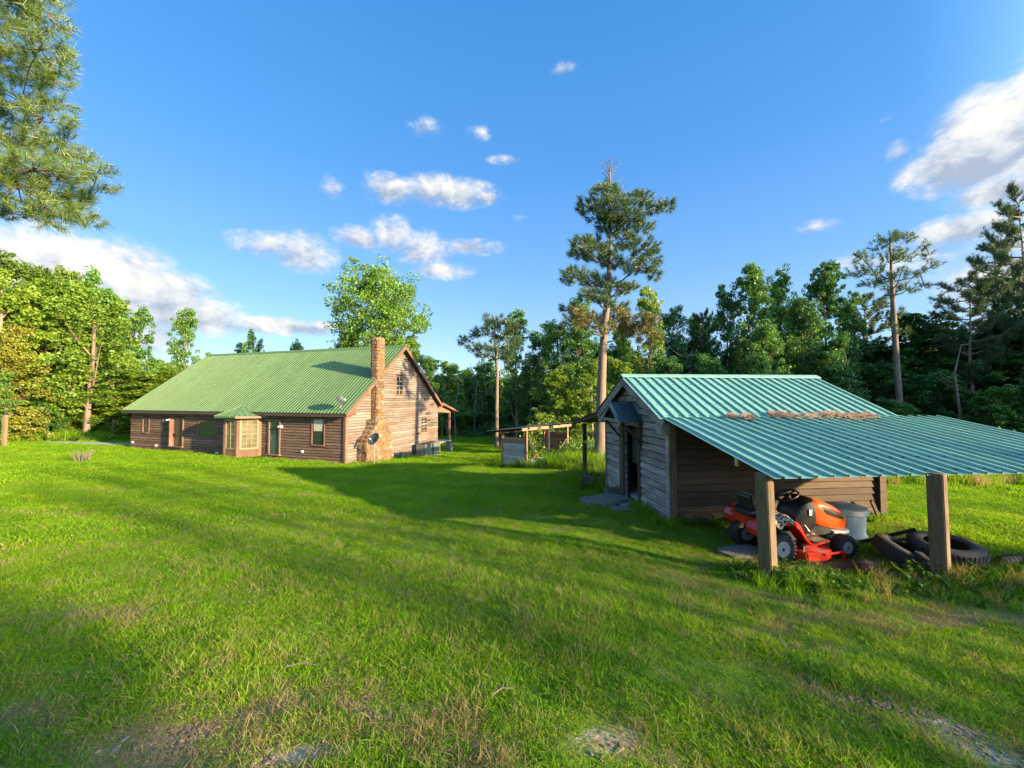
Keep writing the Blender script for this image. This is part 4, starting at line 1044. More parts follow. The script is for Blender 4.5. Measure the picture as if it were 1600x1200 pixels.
# ------------------------------------------------------------------ open woodshed farther back
WR = -math.atan2(.57, .82)
wx, wy = .75, 19.5; wz = -3.62
wsd = thing('open_woodshed', 'tumbledown open woodshed with board ends and rusty flat roof on red brown posts', 'woodshed', (wx, wy, wz), WR)
fe = lambda u, z, o: (u, -o, z)
rr_ = random.Random(5)
clap(wsd, M['old_board'], fe, lambda z: (-1.50, -.02), .12, 1.20, .155, 4, (), rr_, lo=.03, jit=.008, warpy=.01)
clap(wsd, M['red_board'], fe, lambda z: (-1.50, -.02), 1.22, 1.52, .155, 4, (), rr_, lo=.03, warpy=.01)
g = MB(); g.box((-.76, .03, .8), (1.45, .02, 1.35)); g.build('wall', M['old_board'], wsd)
fb2 = lambda u, z, o: (u, 4.55-o, z)
clap(wsd, M['red_board'], fb2, lambda z: (-1.62, -.05), .10, 1.45, .17, 4, (), rr_, lo=.03, jit=.01, warpy=.02)
g = MB(); g.box((-.8, 4.58, .75), (1.5, .02, 1.3)); g.build('wall', M['underside'], wsd)
for (x, y, h) in [(-.02, -.02, 1.98), (0, 2.2, 1.93), (0, 4.5, 1.88), (-1.52, 0, 1.74), (-1.55, 2.3, 1.72), (-1.6, 4.5, 1.72)]:
    g = MB(); g.box((x, y, h/2-.05), (.11, .11, h+.1)); g.build('post', M['red_board'], wsd)
g = MB(); g.bar((.02, -.5, 1.99), (.05, 4.9, 1.90), .08, .14); g.bar((-1.55, -.3, 1.74), (-1.6, 4.8, 1.72), .08, .12); g.build('beam', M['red_board'], wsd)
g = MB()
for y in (.0, 1.1, 2.2, 3.3, 4.5): g.bar((.15, y, 2.02), (-2.2, y, 1.74), .05, .10)
g.build('rafter', M['underside'], wsd)
M['rust'] = plain('rusty roof sheet', (.22, .19, .16), .8, var=.3)
slope(wsd, M['rust'], (-2.3, 5.0, 1.80), (0, -1, 0), (2.55, 0, .30), 5.5, 2.57, 6, 4, .014, .02)
for (a, b_, w, mm) in [((-.1, 2.9, .1), (.0, 4.4, 1.1), .06, 'old_board'), ((-.4, 2.5, .0), (.1, 2.6, 1.0), .05, 'underside'), ((-.3, -.1, .0), (.15, .9, .7), .07, 'red_board')]:
    g = MB(); g.bar(a, b_, w, .03); g.build('leaning_board', M[mm], wsd)
def wp(x, y): c_, s_ = math.cos(WR), math.sin(WR); return wx+c_*x-s_*y, wy+s_*x+c_*y
X, Y = wp(-.15, .75); t = thing('white_bucket', 'white bucket beside the left post of the open woodshed', 'bucket', (X, Y, gz(X, Y)))
g = MB(); g.lathe([(.13, 0), (.16, .34), (.17, .35), (.15, .33), (.12, .02), (.001, .02)], 16); g.build('body', M['white'], t, True)
g = MB(); g.tube([(.16, 0, .33), (.10, .12, .42), (-.10, .12, .42), (-.16, 0, .33)], .006, 5); g.build('handle', M['metal_grey'], t)
for i, (x, y, a, lab) in enumerate([(-.4, 1.3, .3, 'lower pale board lying flat inside the open woodshed'), (-.3, 1.7, .9, 'upper grey board thrown across the flat one in the woodshed')]):
    X, Y = wp(x, y); g = MB(); g.box((0, 0, 0), (1.1, .22, .05)); o = g.build('loose_board', M['old_board'], None, bevel=.006)
    o.location = (X, Y, gz(X, Y)+.28+i*.08); o.rotation_euler = (0, .12, a); tag(o, lab, 'board')

# ------------------------------------------------------------------ riding mower
def paint(name, col, rough=.28):
    m, k = new_mat(name); co = k.node('ShaderNodeTexCoord').outputs['Object']; n = k.noise(co, 7, 5, .65); n2 = k.noise(co, 60, 3, .6)
    c = k.mix(k.mapr(n, .35, .7), col, tuple(x*.8 for x in col)); c = k.mix(k.mapr(n2, .62, .75, 0, .5), c, (.18, .14, .10))
    b = k.node('ShaderNodeBsdfPrincipled'); k.l.new(c, b.inputs['Base Color']); k.put(b.inputs['Roughness'], k.mapr(n, .3, .7, rough, rough+.15))
    b.inputs['Coat Weight'].default_value = .5; b.inputs['Coat Roughness'].default_value = .15
    o = k.node('ShaderNodeOutputMaterial'); k.l.new(b.outputs[0], o.inputs[0]); return m
M['orange'] = paint('orange mower paint', (.85, .11, .012)); M['red'] = paint('red mower paint', (.62, .022, .010)); M['rim'] = paint('pale wheel rim', (.30, .32, .31), .4)
mz = -2.64; MR = math.atan2(.158, .988)
mow = thing('riding_mower', 'orange and red riding lawn mower parked under the lean-to behind the left post', 'riding mower', (4.29+.12*.5, 6.1-.0, mz), MR)
mow.location = (4.19, 6.10, gz(4.6, 6.4)+.0)
LY = .38   # the centre line lies this far behind the near wheels
def wheel(x, y, r, w, rr_, name='wheel'):
    Mx = Matrix.Rotation(PI/2, 3, 'X'); g = MB()
    g.lathe([(r*.52, -w/2), (r*.86, -w/2), (r*.97, -w*.38), (r, -w*.2), (r, w*.2), (r*.97, w*.38), (r*.86, w/2), (r*.52, w/2)], 36, (x, y, r), Mx, close=True)
    for k_ in range(26):
        t = 2*PI*k_/26
        for sd_ in (-1, 1):
            g.bar((x+math.cos(t)*r*1.0, y+sd_*w*.05, r+math.sin(t)*r*1.0), (x+math.cos(t+.14)*r*.985, y+sd_*w*.42, r+math.sin(t+.14)*r*.985), .022, .02, up=(math.cos(t), 0, math.sin(t)))
    wh = g.build(name, M['rubber'], mow, True)
    g = MB(); g.lathe([(rr_, -w*.48), (rr_*.93, -w*.50), (rr_*.80, -w*.12), (rr_*.34, -w*.06), (rr_*.28, -w*.42), (rr_*.12, -w*.46), (.001, -w*.46)], 24, (x, y, r), Matrix.Rotation(-PI/2, 3, 'X') if False else Matrix.Scale(1, 3) @ Matrix.Rotation(PI/2, 3, 'X'))
    g.lathe([(rr_, w*.48), (rr_*.93, w*.50), (rr_*.80, w*.12), (rr_*.34, w*.06), (rr_*.28, w*.42), (rr_*.12, w*.46), (.001, w*.46)], 24, (x, y, r), Matrix.Rotation(PI/2, 3, 'X'))
    g.tube([(x, y-w*.47, r), (x, y+w*.47, r)], rr_, 24, False)
    g.build('rim', M['rim'], wh, True)
    g = MB(); g.tube([(x, y-w*.50, r), (x, y+w*.50, r)], rr_*.2, 10); g.build('hub', M['black_plastic'], wh)
for yy in (.02, .74): wheel(0, yy, .24, .20, .125)
for yy in (.02, .74): wheel(1.20, yy, .185, .16, .095)
# hood: a tapering shell that drops to the nose
g = MB(); g.loft([(.78, LY, .50, .90, .265), (.84, LY, .47, .925, .29), (1.0, LY, .44, .88, .285), (1.2, LY, .40, .80, .265), (1.36, LY, .37, .715, .235), (1.45, LY, .37, .64, .205), (1.485, LY, .40, .56, .17)], 28, 4.5)
hood = g.build('hood', M['orange'], mow, True)
for sy in (-1, 1):   # side vents, following the flank
    g = MB(); g.loft([(.93, LY+sy*.283, .735, .79, .008), (1.0, LY+sy*.286, .68, .785, .010), (1.2, LY+sy*.268, .61, .70, .010), (1.35, LY+sy*.238, .57, .625, .008)], 10, 3); v = g.build('vent', M['black_plastic'], hood)
    g = MB(); g.loft([(.90, LY+sy*.287, .80, .825, .005), (1.1, LY+sy*.281, .745, .765, .006), (1.36, LY+sy*.240, .64, .655, .004)], 8, 3); g.build('side_stripe', M['red'], hood)
    g = MB(); g.loft([(1.36, LY+sy*.12, .60, .70, .085), (1.42, LY+sy*.125, .575, .655, .085), (1.47, LY+sy*.12, .555, .61, .07)], 12, 3); g.build('headlight', M['sign_grey'], mow, True)
g = MB(); g.loft([(1.44, LY, .385, .565, .205), (1.50, LY, .39, .555, .18), (1.52, LY, .41, .53, .14)], 16, 4); g.build('grille', M['black_plastic'], mow, True)
g = MB(); g.loft([(1.16, LY, .315, .40, .26), (1.35, LY, .31, .39, .255), (1.50, LY, .315, .385, .215), (1.55, LY, .325, .38, .16)], 16, 4); g.build('bumper', M['sign_grey'], mow, True)
# chassis, engine, dash tower
g = MB(); g.box((.62, LY, .34), (1.5, .30, .10)); g.box((1.10, LY, .38), (.5, .36, .16)); g.box((.9, LY, .42), (.5, .44, .18)); g.build('frame', M['black_plastic'], mow, bevel=.01)
g = MB(); g.loft([(.48, LY, .42, .66, .20), (.56, LY, .36, .82, .235), (.70, LY, .36, .90, .26), (.80, LY, .42, .925, .272)], 20, 4.5); dash = g.build('dash_tower', M['black_plastic'], mow, True)
g = MB(); g.box((.70, LY-.268, .72), (.05, .006, .09)); g.build('sticker', M['white'], dash)
g = MB(); g.tube([(.66, LY, .80), (.54, LY, .92)], .032, 10); g.build('steering_column', M['black_plastic'], mow)
ax = Vector((-.42, 0, .9)).normalized(); sx_ = Vector((0, 1, 0)); sy_ = ax.cross(sx_); Ms = Matrix((sx_, sy_, ax)).transposed()
g = MB(); c = Vector((.53, LY, .935))
ring = [c + Ms @ Vector((math.cos(2*PI*i/24)*.17, math.sin(2*PI*i/24)*.17, .01)) for i in range(25)]; g.tube(ring, .016, 8, False)
for i in range(3): g.tube([c, c + Ms @ Vector((math.cos(2*PI*i/3+.5)*.165, math.sin(2*PI*i/3+.5)*.165, .01))], .014, 6)
g.tube([c-ax*.03, c+ax*.02], .05, 12); g.build('steering_wheel', M['black_plastic'], mow, True)
# rear body: red fenders with a drop to the footboard
side = [(-.44, .46), (-.48, .57), (-.40, .655), (-.20, .70), (.14, .68), (.24, .655), (.30, .60), (.42, .40), (.50, .315), (.56, .30), (.82, .345), (.84, .325), (.57, .265), (.46, .275), (.38, .36), (.27, .52), (.18, .60), (-.10, .62), (-.30, .58), (-.38, .54), (-.41, .46)]
for y0, y1 in ((-.10, .14), (.62, .86)):
    g = MB(); g.prism([(max(u, -.22) if y0 > .3 else u, v) for u, v in side] if y0 < .3 else [(u*.62 if u < 0 else u, v) for u, v in side], lambda u, v, t: (u, t, v), y0, y1); g.build('fender', M['red'], mow, bevel=.012)
g = MB(); g.box((-.06, LY, .645), (.60, .50, .05)); g.box((-.33, LY-.05, .60), (.06, .40, .12)); g.build('seat_deck', M['red'], mow, bevel=.01)
g = MB(); g.box((.60, LY, .285), (.46, .52, .02)); g.build('footboard', M['black_plastic'], mow)
for y in (-.08,):
    g = MB(); g.box((.66, -.02, .335), (.26, .17, .012)); g.build('foot_mat', M['black_plastic'], mow)
g = MB(); g.loft([(-.34, LY, .68, .76, .18), (-.26, LY, .67, .80, .23), (0, LY, .67, .79, .24), (.14, LY, .67, .78, .21), (.18, LY, .69, .75, .15)], 16, 3.5); seat = g.build('seat', M['black_plastic'], mow, True)
g = MB()
for i, (z, x, w) in enumerate([(.76, -.30, .21)]):
    secs = []
g.prism([(-.26, .72), (-.16, .72), (-.20, .98), (-.23, 1.03), (-.28, 1.035), (-.30, .98)], lambda u, v, t: (u, t, v), LY-.16, LY+.16); g.build('backrest', M['black_plastic'], mow, bevel=.025)
m, k = new_mat('camouflage cloth'); co = k.node('ShaderNodeTexCoord').outputs['Object']
v1 = k.noise(co, 24, 1, .3, .8); M['camo'] = finish(m, k, k.ramp(v1, [(0, (.02, .02, .02)), (.47, (.02, .022, .018)), (.49, (.55, .55, .50)), (.56, (.50, .50, .46)), (.58, (.13, .14, .10))], 'CONSTANT'), .95)
# cloth draped over the near fender in front of the seat
nx2, ny2 = 14, 12; vs = []; fs = []
for j in range(ny2):
    for i in range(nx2):
        u = i/(nx2-1); v = j/(ny2-1); x = -.20+.36*u+.03*math.sin(v*5); y = -.13+.44*v
        z = .735+.085*math.exp(-((v-.75)/.3)**2)*(1-u*.8)+.018*math.sin(u*13+v*7)+.012*math.sin(v*17-u*5)
        if v < .12: z -= .10*(.12-v)/.12*(1+.4*math.sin(u*6))
        vs.append((x, y, z - max(0, u-.8)*.25))
for j in range(ny2-1):
    for i in range(nx2-1): fs.append((j*nx2+i, j*nx2+i+1, (j+1)*nx2+i+1, (j+1)*nx2+i))
g = MB(); g.add(vs, fs); o = g.build('seat_cover', M['camo'], mow, True); sm = o.modifiers.new('thickness', 'SOLIDIFY'); sm.thickness = .012
# mower deck
deck = [(.24, -.02), (.34, -.16), (.62, -.20), (.84, -.12), (.98, .10), (.98, .66), (.84, .90), (.62, .96), (.34, .92), (.24, .76)]
g = MB(); g.prism(deck, lambda u, v, t: (u, v, t), .07, .20); g.prism([(.32+.0, .02), (.66, -.02), (.82, .14), (.82, .62), (.66, .78), (.32, .74)], lambda u, v, t: (u, v, t), .19, .25)
g.build('mower_deck', M['red'], mow, bevel=.015)
g = MB(); g.bar((.98, -.16, .05), (.98, -.16, .20), .04, .02); g.bar((.60, -.21, .18), (1.0, -.17, .19), .03, .02); g.build('deck_guard', M['red'], mow)
g = MB(); g.tube([(.40, .0, .20), (.40, .0, .30)], .05, 10); g.tube([(1.20, .02, .20), (1.20, .74, .20)], .02, 8); g.tube([(0, .05, .26), (0, .7, .26)], .025, 8); g.tube([(.98, .12, .30), (1.17, .06, .21)], .018, 6); g.build('axle', M['black_plastic'], mow)
g = MB(); g.tube([(.42, .10, .52), (.50, .04, .56), (.56, .02, .46)], .014, 6); g.box((.57, .0, .44), (.06, .10, .03)); g.build('pedal', M['metal_grey'], mow)
# fluted planter tub with a flat lid
tx, ty = 6.27, 7.30
t = thing('planter_tub', 'pale fluted garden tub turned lid up behind the mower nose', 'tub', (tx, ty, gz(tx, ty)), .2)
fl = lambda t_, z: 1+(.018*math.cos(t_*40) if .16 < z < .44 else 0)
g = MB(); g.lathe([(.27, 0), (.31, .02), (.31, .10), (.285, .12), (.285, .15), (.275, .17), (.29, .43), (.285, .46), (.325, .48), (.335, .55), (.325, .575)], 120, (0, 0, 0), rfn=fl); g.build('body', plain('pale plastic tub', (.80, .77, .64), .75, var=.12), t, True)
g = MB(); g.lathe([(.32, .57), (.315, .60), (.16, .635), (.001, .625)], 32, (0, 0, 0), rfn=lambda t_, z: 1+.01*math.sin(3*t_)); g.build('lid', plain('grey board lid', (.46, .44, .39), .9), t, True)
# ------------------------------------------------------------------ tyres and scraps
def tyre(label, x, y, r, w, ox=0, oy=0, rz=0, dz=0, hub=.56, mat='rubber_old'):
    t = thing('old_tyre', label, 'tyre', (x, y, gz(x, y)+dz), rz, 'old tyres heaped by the right post')
    t.rotation_euler = (ox, oy, rz)
    g = MB(); n = 40; pr = [(hub, -.42), (.66, -.5), (.84, -.50), (.96, -.40), (1.0, -.22), (1.0, .22), (.96, .40), (.84, .5), (.66, .5), (hub, .42), (hub+.03, .38), (.70, .44), (.90, .34), (.93, 0), (.90, -.34), (.70, -.44), (hub+.03, -.38)]
    g.lathe([(a*r, b_*w) for a, b_ in pr], n, close=True); g.build('carcass', M[mat], t, True)
    g = MB()
    for k_ in range(44):
        a = 2*PI*k_/44
        for s_ in (-1, 1):
            a2 = a+s_*.03; g.bar((math.cos(a2)*r, math.sin(a2)*r, s_*w*.04), (math.cos(a2+.05)*r*.985, math.sin(a2+.05)*r*.985, s_*w*.36), .04*r/.5, .022, up=(math.cos(a), math.sin(a), 0))
    g.build('tread_blocks', M[mat], t)
    return t
tyre('largest black tyre lying flat with a hollow top to the right of the right post', 6.46, 5.80, .41, .31, .10, -.06, 0, .20)
tyre('black tyre leaning edge up on the heap left of the right post', 5.90, 5.92, .32, .23, .38, .30, .3, .20)
tyre('thin tyre half sunk in the grass in front of the heap', 5.42, 5.52, .40, .15, -.06, .05, 0, .04)
tyre('small tyre mostly hidden behind the right post', 6.02, 5.55, .26, .20, .3, .5, 0, .06)
t = thing('drain_pipe', 'black corrugated pipe lying right of the largest tyre', 'pipe', (7.15, 5.72, gz(7.15, 5.72)+.07))
g = MB(); pts = [(i*.04, .05*math.sin(i*.12), .01*math.sin(i*.3)) for i in range(28)]; g.tube(pts, [.075 if i % 2 else .062 for i in range(28)], 12); g.build('body', M['rubber'], t)
g = MB(); g.tube([(1.08, .0, 0), (1.2, .0, .0)], [.078, .07], 12); g.build('end_cap', M['sign_grey'], t)
# boards under the mower
g = MB(); g.box((0, 0, 0), (1.5, .20, .05)); o = g.build('ground_board', M['shed_brown'], None, bevel=.006); o.location = (5.35, 5.92, gz(5.35, 5.92)+.02); o.rotation_euler = (0, 0, .05); tag(o, 'grey board lying on the ground along the near side of the mower', 'board')
slab('flat_stone', 'grey flat stone in the grass left of the left post', 3.75, 6.35, .75, .42, .10, .2, seed=6)
g = MB(); g.bar((0, 0, 0), (.55, -.45, .38), .05, .05); g.bar((.1, .06, 0), (.75, -.25, .15), .04, .04); o = g.build('scrap_iron', M['black_plastic'], None); o.location = (6.15, 6.9, gz(6.15, 6.9)+.05); tag(o, 'dark scrap bars sticking out between the mower nose and the tub', 'scrap metal')
bx_, by_ = spt(SL-.28, -.18); g = MB(); g.bar((0, 0, 0), (-.22, -.05, .42), .035, .07); o = g.build('leaning_board', M['underside'], None); o.location = (bx_, by_, gz(bx_, by_)); tag(o, 'short dark board leaning on the wall by the shed right corner', 'board')

# ------------------------------------------------------------------ far left: post, twig clump, drive, wires
fx, fy = (10-800)/F*23.5, 23.5
t = thing('fence_post', 'pale square fence post alone at the left edge of the lawn', 'fence post', (fx, fy, gz(fx, fy)))
g = MB(); g.box((0, 0, .9), (.19, .17, 2.1)); g.build('shaft', M['post'], t, bevel=.02)
g = MB(); g.lathe([(.12, 0), (.12, .03), (.05, .09), (.03, .18), (.001, .2)], 12, (0, 0, 1.95)); g.build('finial', M['black_plastic'], t)
cx_, cy_ = gp(132, 722); rr_ = random.Random(3); g = MB()
for i in range(60):
    a = rr_.uniform(0, 6.3); r0 = rr_.uniform(.05, .32); L = rr_.uniform(.25, .62); 
    g.tube([(math.cos(a)*r0*.7, math.sin(a)*r0*.7, 0), (math.cos(a)*r0*1.1, math.sin(a)*r0*1.1, L*.6), (math.cos(a)*r0*1.6+rr_.uniform(-.1, .1), math.sin(a)*r0*1.6, L+rr_.uniform(0, .25)*(i % 3 == 0))], [.014, .009, .004], 4, False)
o = g.build('dead_shrub', M['twig'], None); o.location = (cx_, cy_, gz(cx_, cy_)); tag(o, 'small clump of bare grey stems standing in the left lawn', 'shrub')
# gravel drive
m, k = new_mat('pale gravel drive'); pos = k.node('ShaderNodeNewGeometry').outputs['Position']; n = k.noise(pos, 3, 6, .7); n2 = k.noise(pos, 40, 2, .6)
M['gravel'] = finish(m, k, k.mix(k.m('ADD', k.m('MULTIPLY', n, .5), k.m('MULTIPLY', n2, .5)), (.18, .19, .20), (.48, .50, .52)), .95, 0, .2, n2, .5, .02)
V = []; 
cl = [(-33.5, 26.9), (-31.5, 26.8), (-29.0, 26.9), (-26.4, 27.6), (-24.4, 29.2), (-22.5, 31.5), (-21, 36), (-20, 44)]
for i, (x, y) in enumerate(cl):
    wv = .15 + .85*min(1, i/2); V += [(x, y-wv, 0), (x, y+wv, 0)]
V = [(x, y, gz(x, y)+.07) for x, y, _ in V]
g = MB(); g.add(V, [(2*i, 2*i+2, 2*i+3, 2*i+1) for i in range(len(cl)-1)]); o = g.build('gravel_drive', M['gravel'], None); tag(o, 'pale gravel drive beyond the left end of the house', None, None, 'structure')
ux, uy = (197-800)/F*37, 37.0
t = thing('utility_pole', 'leaning bare wooden pole at the wood edge left of the house roof', 'pole', (ux, uy, gz(ux, uy)))
g = MB(); g.tube([(0, 0, -.3), (.35, 0, 3.2), (.75, 0, 6.8)], [.20, .16, .12], 10); g.build('shaft', M['bark_pine'], t)
g = MB(); g.tube([(.70, 0, 6.2), (1.1, .1, 6.8), (1.5, .2, 7.0)], [.07, .05, .03], 6); g.build('stub_branch', M['bark_pine'], t)
M['wire'] = plain('grey wire', (.35, .36, .34), .6)
for i, (z0, z1, lab) in enumerate([(6.2, 5.2, 'upper overhead wire running to the leaning pole'), (4.3, 4.0, 'middle overhead wire running to the leaning pole'), (3.9, 3.4, 'lowest overhead wire running to the leaning pole')]):
    p1 = Vector((ux+.5, uy, gz(ux, uy)+z1)); p0 = Vector((-42, 23, -3+z0+2.0)); g = MB()
    pts = [p0.lerp(p1, j/16)+Vector((0, 0, -.9*math.sin(PI*j/16))) for j in range(17)]; g.tube(pts, .02, 5); o = g.build('overhead_wire', M['wire'], None); tag(o, lab, 'wire')

# ------------------------------------------------------------------ scatter by geometry nodes
def scatter(name, P, scl, rot, pick, sources, label):
    """P (n,3); scl (n,3); rot (n,3); pick (n) index of the source; sources: [(mesh, material)]"""
    col = bpy.data.collections.new(name+'_sources')
    for i, (me, mt) in enumerate(sources):
        if len(me.materials) == 0: me.materials.append(mt)
        o = bpy.data.objects.new('%s_%02d' % (name, i), me); col.objects.link(o)
    me = bpy.data.meshes.new(name); me.vertices.add(len(P)); me.vertices.foreach_set('co', np.asarray(P, np.float32).ravel())
    for nm, arr in (('scl', scl), ('rot', rot)):
        a = me.attributes.new(nm, 'FLOAT_VECTOR', 'POINT'); a.data.foreach_set('vector', np.asarray(arr, np.float32).ravel())
    a = me.attributes.new('pick', 'INT', 'POINT'); a.data.foreach_set('value', np.asarray(pick, np.int32))
    o = bpy.data.objects.new(name, me); COL.objects.link(o)
    ng = bpy.data.node_groups.new(name, 'GeometryNodeTree')
    ng.interface.new_socket('Geometry', in_out='INPUT', socket_type='NodeSocketGeometry'); ng.interface.new_socket('Geometry', in_out='OUTPUT', socket_type='NodeSocketGeometry')
    N = ng.nodes; L = ng.links; gi = N.new('NodeGroupInput'); go = N.new('NodeGroupOutput'); ip = N.new('GeometryNodeInstanceOnPoints'); ci = N.new('GeometryNodeCollectionInfo')
    ci.inputs['Collection'].default_value = col; ci.inputs['Separate Children'].default_value = True; ci.inputs['Reset Children'].default_value = True
    L.new(gi.outputs[0], ip.inputs['Points']); L.new(ci.outputs[0], ip.inputs['Instance']); ip.inputs['Pick Instance'].default_value = True
    for nm, ty, sk in (('scl', 'FLOAT_VECTOR', 'Scale'), ('rot', 'FLOAT_VECTOR', 'Rotation'), ('pick', 'INT', 'Instance Index')):
        na = N.new('GeometryNodeInputNamedAttribute'); na.data_type = ty; na.inputs['Name'].default_value = nm
        src = na.outputs['Attribute']
        if sk == 'Rotation':
            er = N.new('FunctionNodeEulerToRotation'); L.new(src, er.inputs[0]); src = er.outputs[0]
        L.new(src, ip.inputs[sk])
    L.new(ip.outputs[0], go.inputs[0])
    md = o.modifiers.new('scatter', 'NODES'); md.node_group = ng
    return tag(o, label, None, None, 'stuff')

# ------------------------------------------------------------------ the trees
GW_L = 'trees of the left wood'; GW_C = 'trees of the wood behind the lawn'; GW_R = 'trees of the right wood'
T = ptree
# left wood
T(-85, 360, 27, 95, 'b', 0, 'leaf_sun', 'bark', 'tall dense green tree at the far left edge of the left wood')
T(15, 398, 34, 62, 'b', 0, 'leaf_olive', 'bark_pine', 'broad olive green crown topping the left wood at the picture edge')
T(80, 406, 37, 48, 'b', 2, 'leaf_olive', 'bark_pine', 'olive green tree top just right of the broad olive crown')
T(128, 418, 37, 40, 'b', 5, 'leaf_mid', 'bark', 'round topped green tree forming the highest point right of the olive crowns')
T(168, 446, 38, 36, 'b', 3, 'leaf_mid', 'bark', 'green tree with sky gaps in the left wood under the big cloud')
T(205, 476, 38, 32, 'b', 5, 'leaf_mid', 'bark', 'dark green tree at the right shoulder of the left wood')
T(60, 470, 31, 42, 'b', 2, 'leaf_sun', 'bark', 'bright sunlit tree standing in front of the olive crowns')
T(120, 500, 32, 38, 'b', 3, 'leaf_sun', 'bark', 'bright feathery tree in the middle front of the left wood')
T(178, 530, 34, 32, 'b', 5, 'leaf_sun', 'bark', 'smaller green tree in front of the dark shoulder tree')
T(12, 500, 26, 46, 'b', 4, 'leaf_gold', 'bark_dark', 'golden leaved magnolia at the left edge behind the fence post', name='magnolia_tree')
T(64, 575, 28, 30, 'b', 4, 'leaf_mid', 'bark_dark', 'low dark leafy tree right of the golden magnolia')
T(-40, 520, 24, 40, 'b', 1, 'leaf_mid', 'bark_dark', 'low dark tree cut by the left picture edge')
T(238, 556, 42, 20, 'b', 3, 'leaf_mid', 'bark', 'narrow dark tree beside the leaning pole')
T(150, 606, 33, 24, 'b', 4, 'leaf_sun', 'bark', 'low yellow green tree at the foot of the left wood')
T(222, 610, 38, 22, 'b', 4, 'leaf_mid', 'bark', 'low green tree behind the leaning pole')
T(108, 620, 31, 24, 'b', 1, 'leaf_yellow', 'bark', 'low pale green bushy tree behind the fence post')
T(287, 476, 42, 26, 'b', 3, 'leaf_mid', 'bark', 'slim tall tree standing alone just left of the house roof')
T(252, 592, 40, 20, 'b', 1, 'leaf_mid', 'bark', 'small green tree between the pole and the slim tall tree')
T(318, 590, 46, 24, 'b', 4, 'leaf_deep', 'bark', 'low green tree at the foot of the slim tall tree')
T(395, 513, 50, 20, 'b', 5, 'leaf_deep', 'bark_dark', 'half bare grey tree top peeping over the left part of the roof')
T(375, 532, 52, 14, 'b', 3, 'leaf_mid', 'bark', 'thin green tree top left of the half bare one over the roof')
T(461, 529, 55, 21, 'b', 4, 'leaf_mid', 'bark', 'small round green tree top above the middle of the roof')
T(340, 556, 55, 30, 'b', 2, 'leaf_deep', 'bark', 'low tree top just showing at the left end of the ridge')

# woods behind
for px, top, dp_, hw, vi, lf, lab in [
    (545, 505, 44, 34, 4, 'leaf_yellow', 'yellow green tree low on the left of the big oak behind the roof'),
    (638, 520, 48, 36, 1, 'leaf_yellow', 'sunlit tree low on the right of the big oak behind the gable'),
    (672, 553, 46, 30, 2, 'leaf_mid', 'tree with light top behind the right slope of the house roof'),
    (700, 566, 52, 34, 0, 'leaf_mid', 'dark tree right of the house in the far wood'),
    (728, 572, 55, 32, 4, 'leaf_deep', 'dark tree left of the slim pine in the far wood'),
    (760, 560, 56, 36, 1, 'leaf_deep', 'dark tree behind the slim pine in the far wood'),
    (806, 478, 42, 30, 3, 'leaf_mid', 'tall green tree directly right of the slim pine crown'),
    (842, 520, 44, 36, 0, 'leaf_deep', 'dark tree left of the sunlit trees behind the tall pine'),
    (872, 492, 40, 38, 2, 'leaf_mid', 'green tree left of the tall pine trunk, rear row'),
    (905, 468, 38, 40, 0, 'leaf_mid', 'high green tree directly behind the tall pine trunk'),
    (872, 566, 28, 46, 4, 'leaf_yellow', 'low spreading yellow green tree left of the tall pine trunk'),
    (925, 560, 27, 38, 1, 'leaf_yellow', 'low sunlit tree behind the foot of the tall pine'),
    (968, 556, 29, 36, 4, 'leaf_yellow', 'low sunlit tree between the tall pine and the shed ridge'),
    (1016, 440, 37, 30, 3, 'leaf_yellow', 'pointed light green tree right of the tall pine'),
    (970, 495, 40, 36, 1, 'leaf_mid', 'mid green tree in the gap right of the tall pine trunk'),
    (1052, 482, 40, 34, 0, 'leaf_deep', 'dark green tree left of the big trees above the shed ridge'),
    (1098, 484, 44, 36, 2, 'leaf_deep', 'brownish dark tree in the dip above the shed ridge'),
    (1138, 440, 38, 34, 1, 'leaf_deep', 'left shoulder tree of the big clump above the shed'),
    (1180, 404, 36, 42, 3, 'leaf_mid', 'highest light topped tree of the clump above the shed'),
    (1222, 428, 38, 38, 0, 'leaf_mid', 'tree between the two highest tops of the clump'),
    (1292, 402, 36, 42, 3, 'leaf_mid', 'second highest tree of the clump, above the right end of the ridge'),
    (1255, 455, 34, 40, 4, 'leaf_deep', 'dark bushy tree in front of the second highest one'),
    (1330, 452, 37, 32, 1, 'leaf_deep', 'dark tree left of the tall open pine'),
    (1195, 500, 32, 44, 4, 'leaf_deep', 'dark green mass of a tree low behind the shed ridge'),
    (1105, 545, 33, 42, 4, 'leaf_deep', 'low dark tree behind the left part of the shed ridge'),
    (1300, 520, 31, 44, 4, 'leaf_deep', 'low dark tree behind the right end of the shed ridge'),
    (1040, 550, 32, 40, 1, 'leaf_deep', 'low green tree above the shed gable peak'),
    (1385, 560, 34, 44, 2, 'leaf_deep', 'dark tree behind the foot of the tall open pine'),
    (1440, 552, 46, 46, 0, 'leaf_mid', 'far green tree in the sky gap right of the tall open pine'),
    (1470, 575, 30, 50, 4, 'leaf_deep', 'low dark tree right of the open pine foot'),
    (1545, 500, 33, 46, 1, 'leaf_deep', 'dark broadleaf tree behind the slanting vine grown trunk'),
    (1600, 430, 32, 50, 0, 'leaf_deep', 'dark broadleaf tree at the right picture edge'),
    (1555, 600, 26, 46, 4, 'leaf_mid', 'low vine covered tree near the right edge above the lean-to'),
    (1400, 620, 28, 40, 4, 'leaf_deep', 'low bushy tree just above the right end of the roof joint'),
    (1640, 560, 25, 50, 4, 'leaf_deep', 'low tree cut by the right picture edge')]:
    T(px, top, dp_, hw, 'b', vi, lf, 'bark', lab)
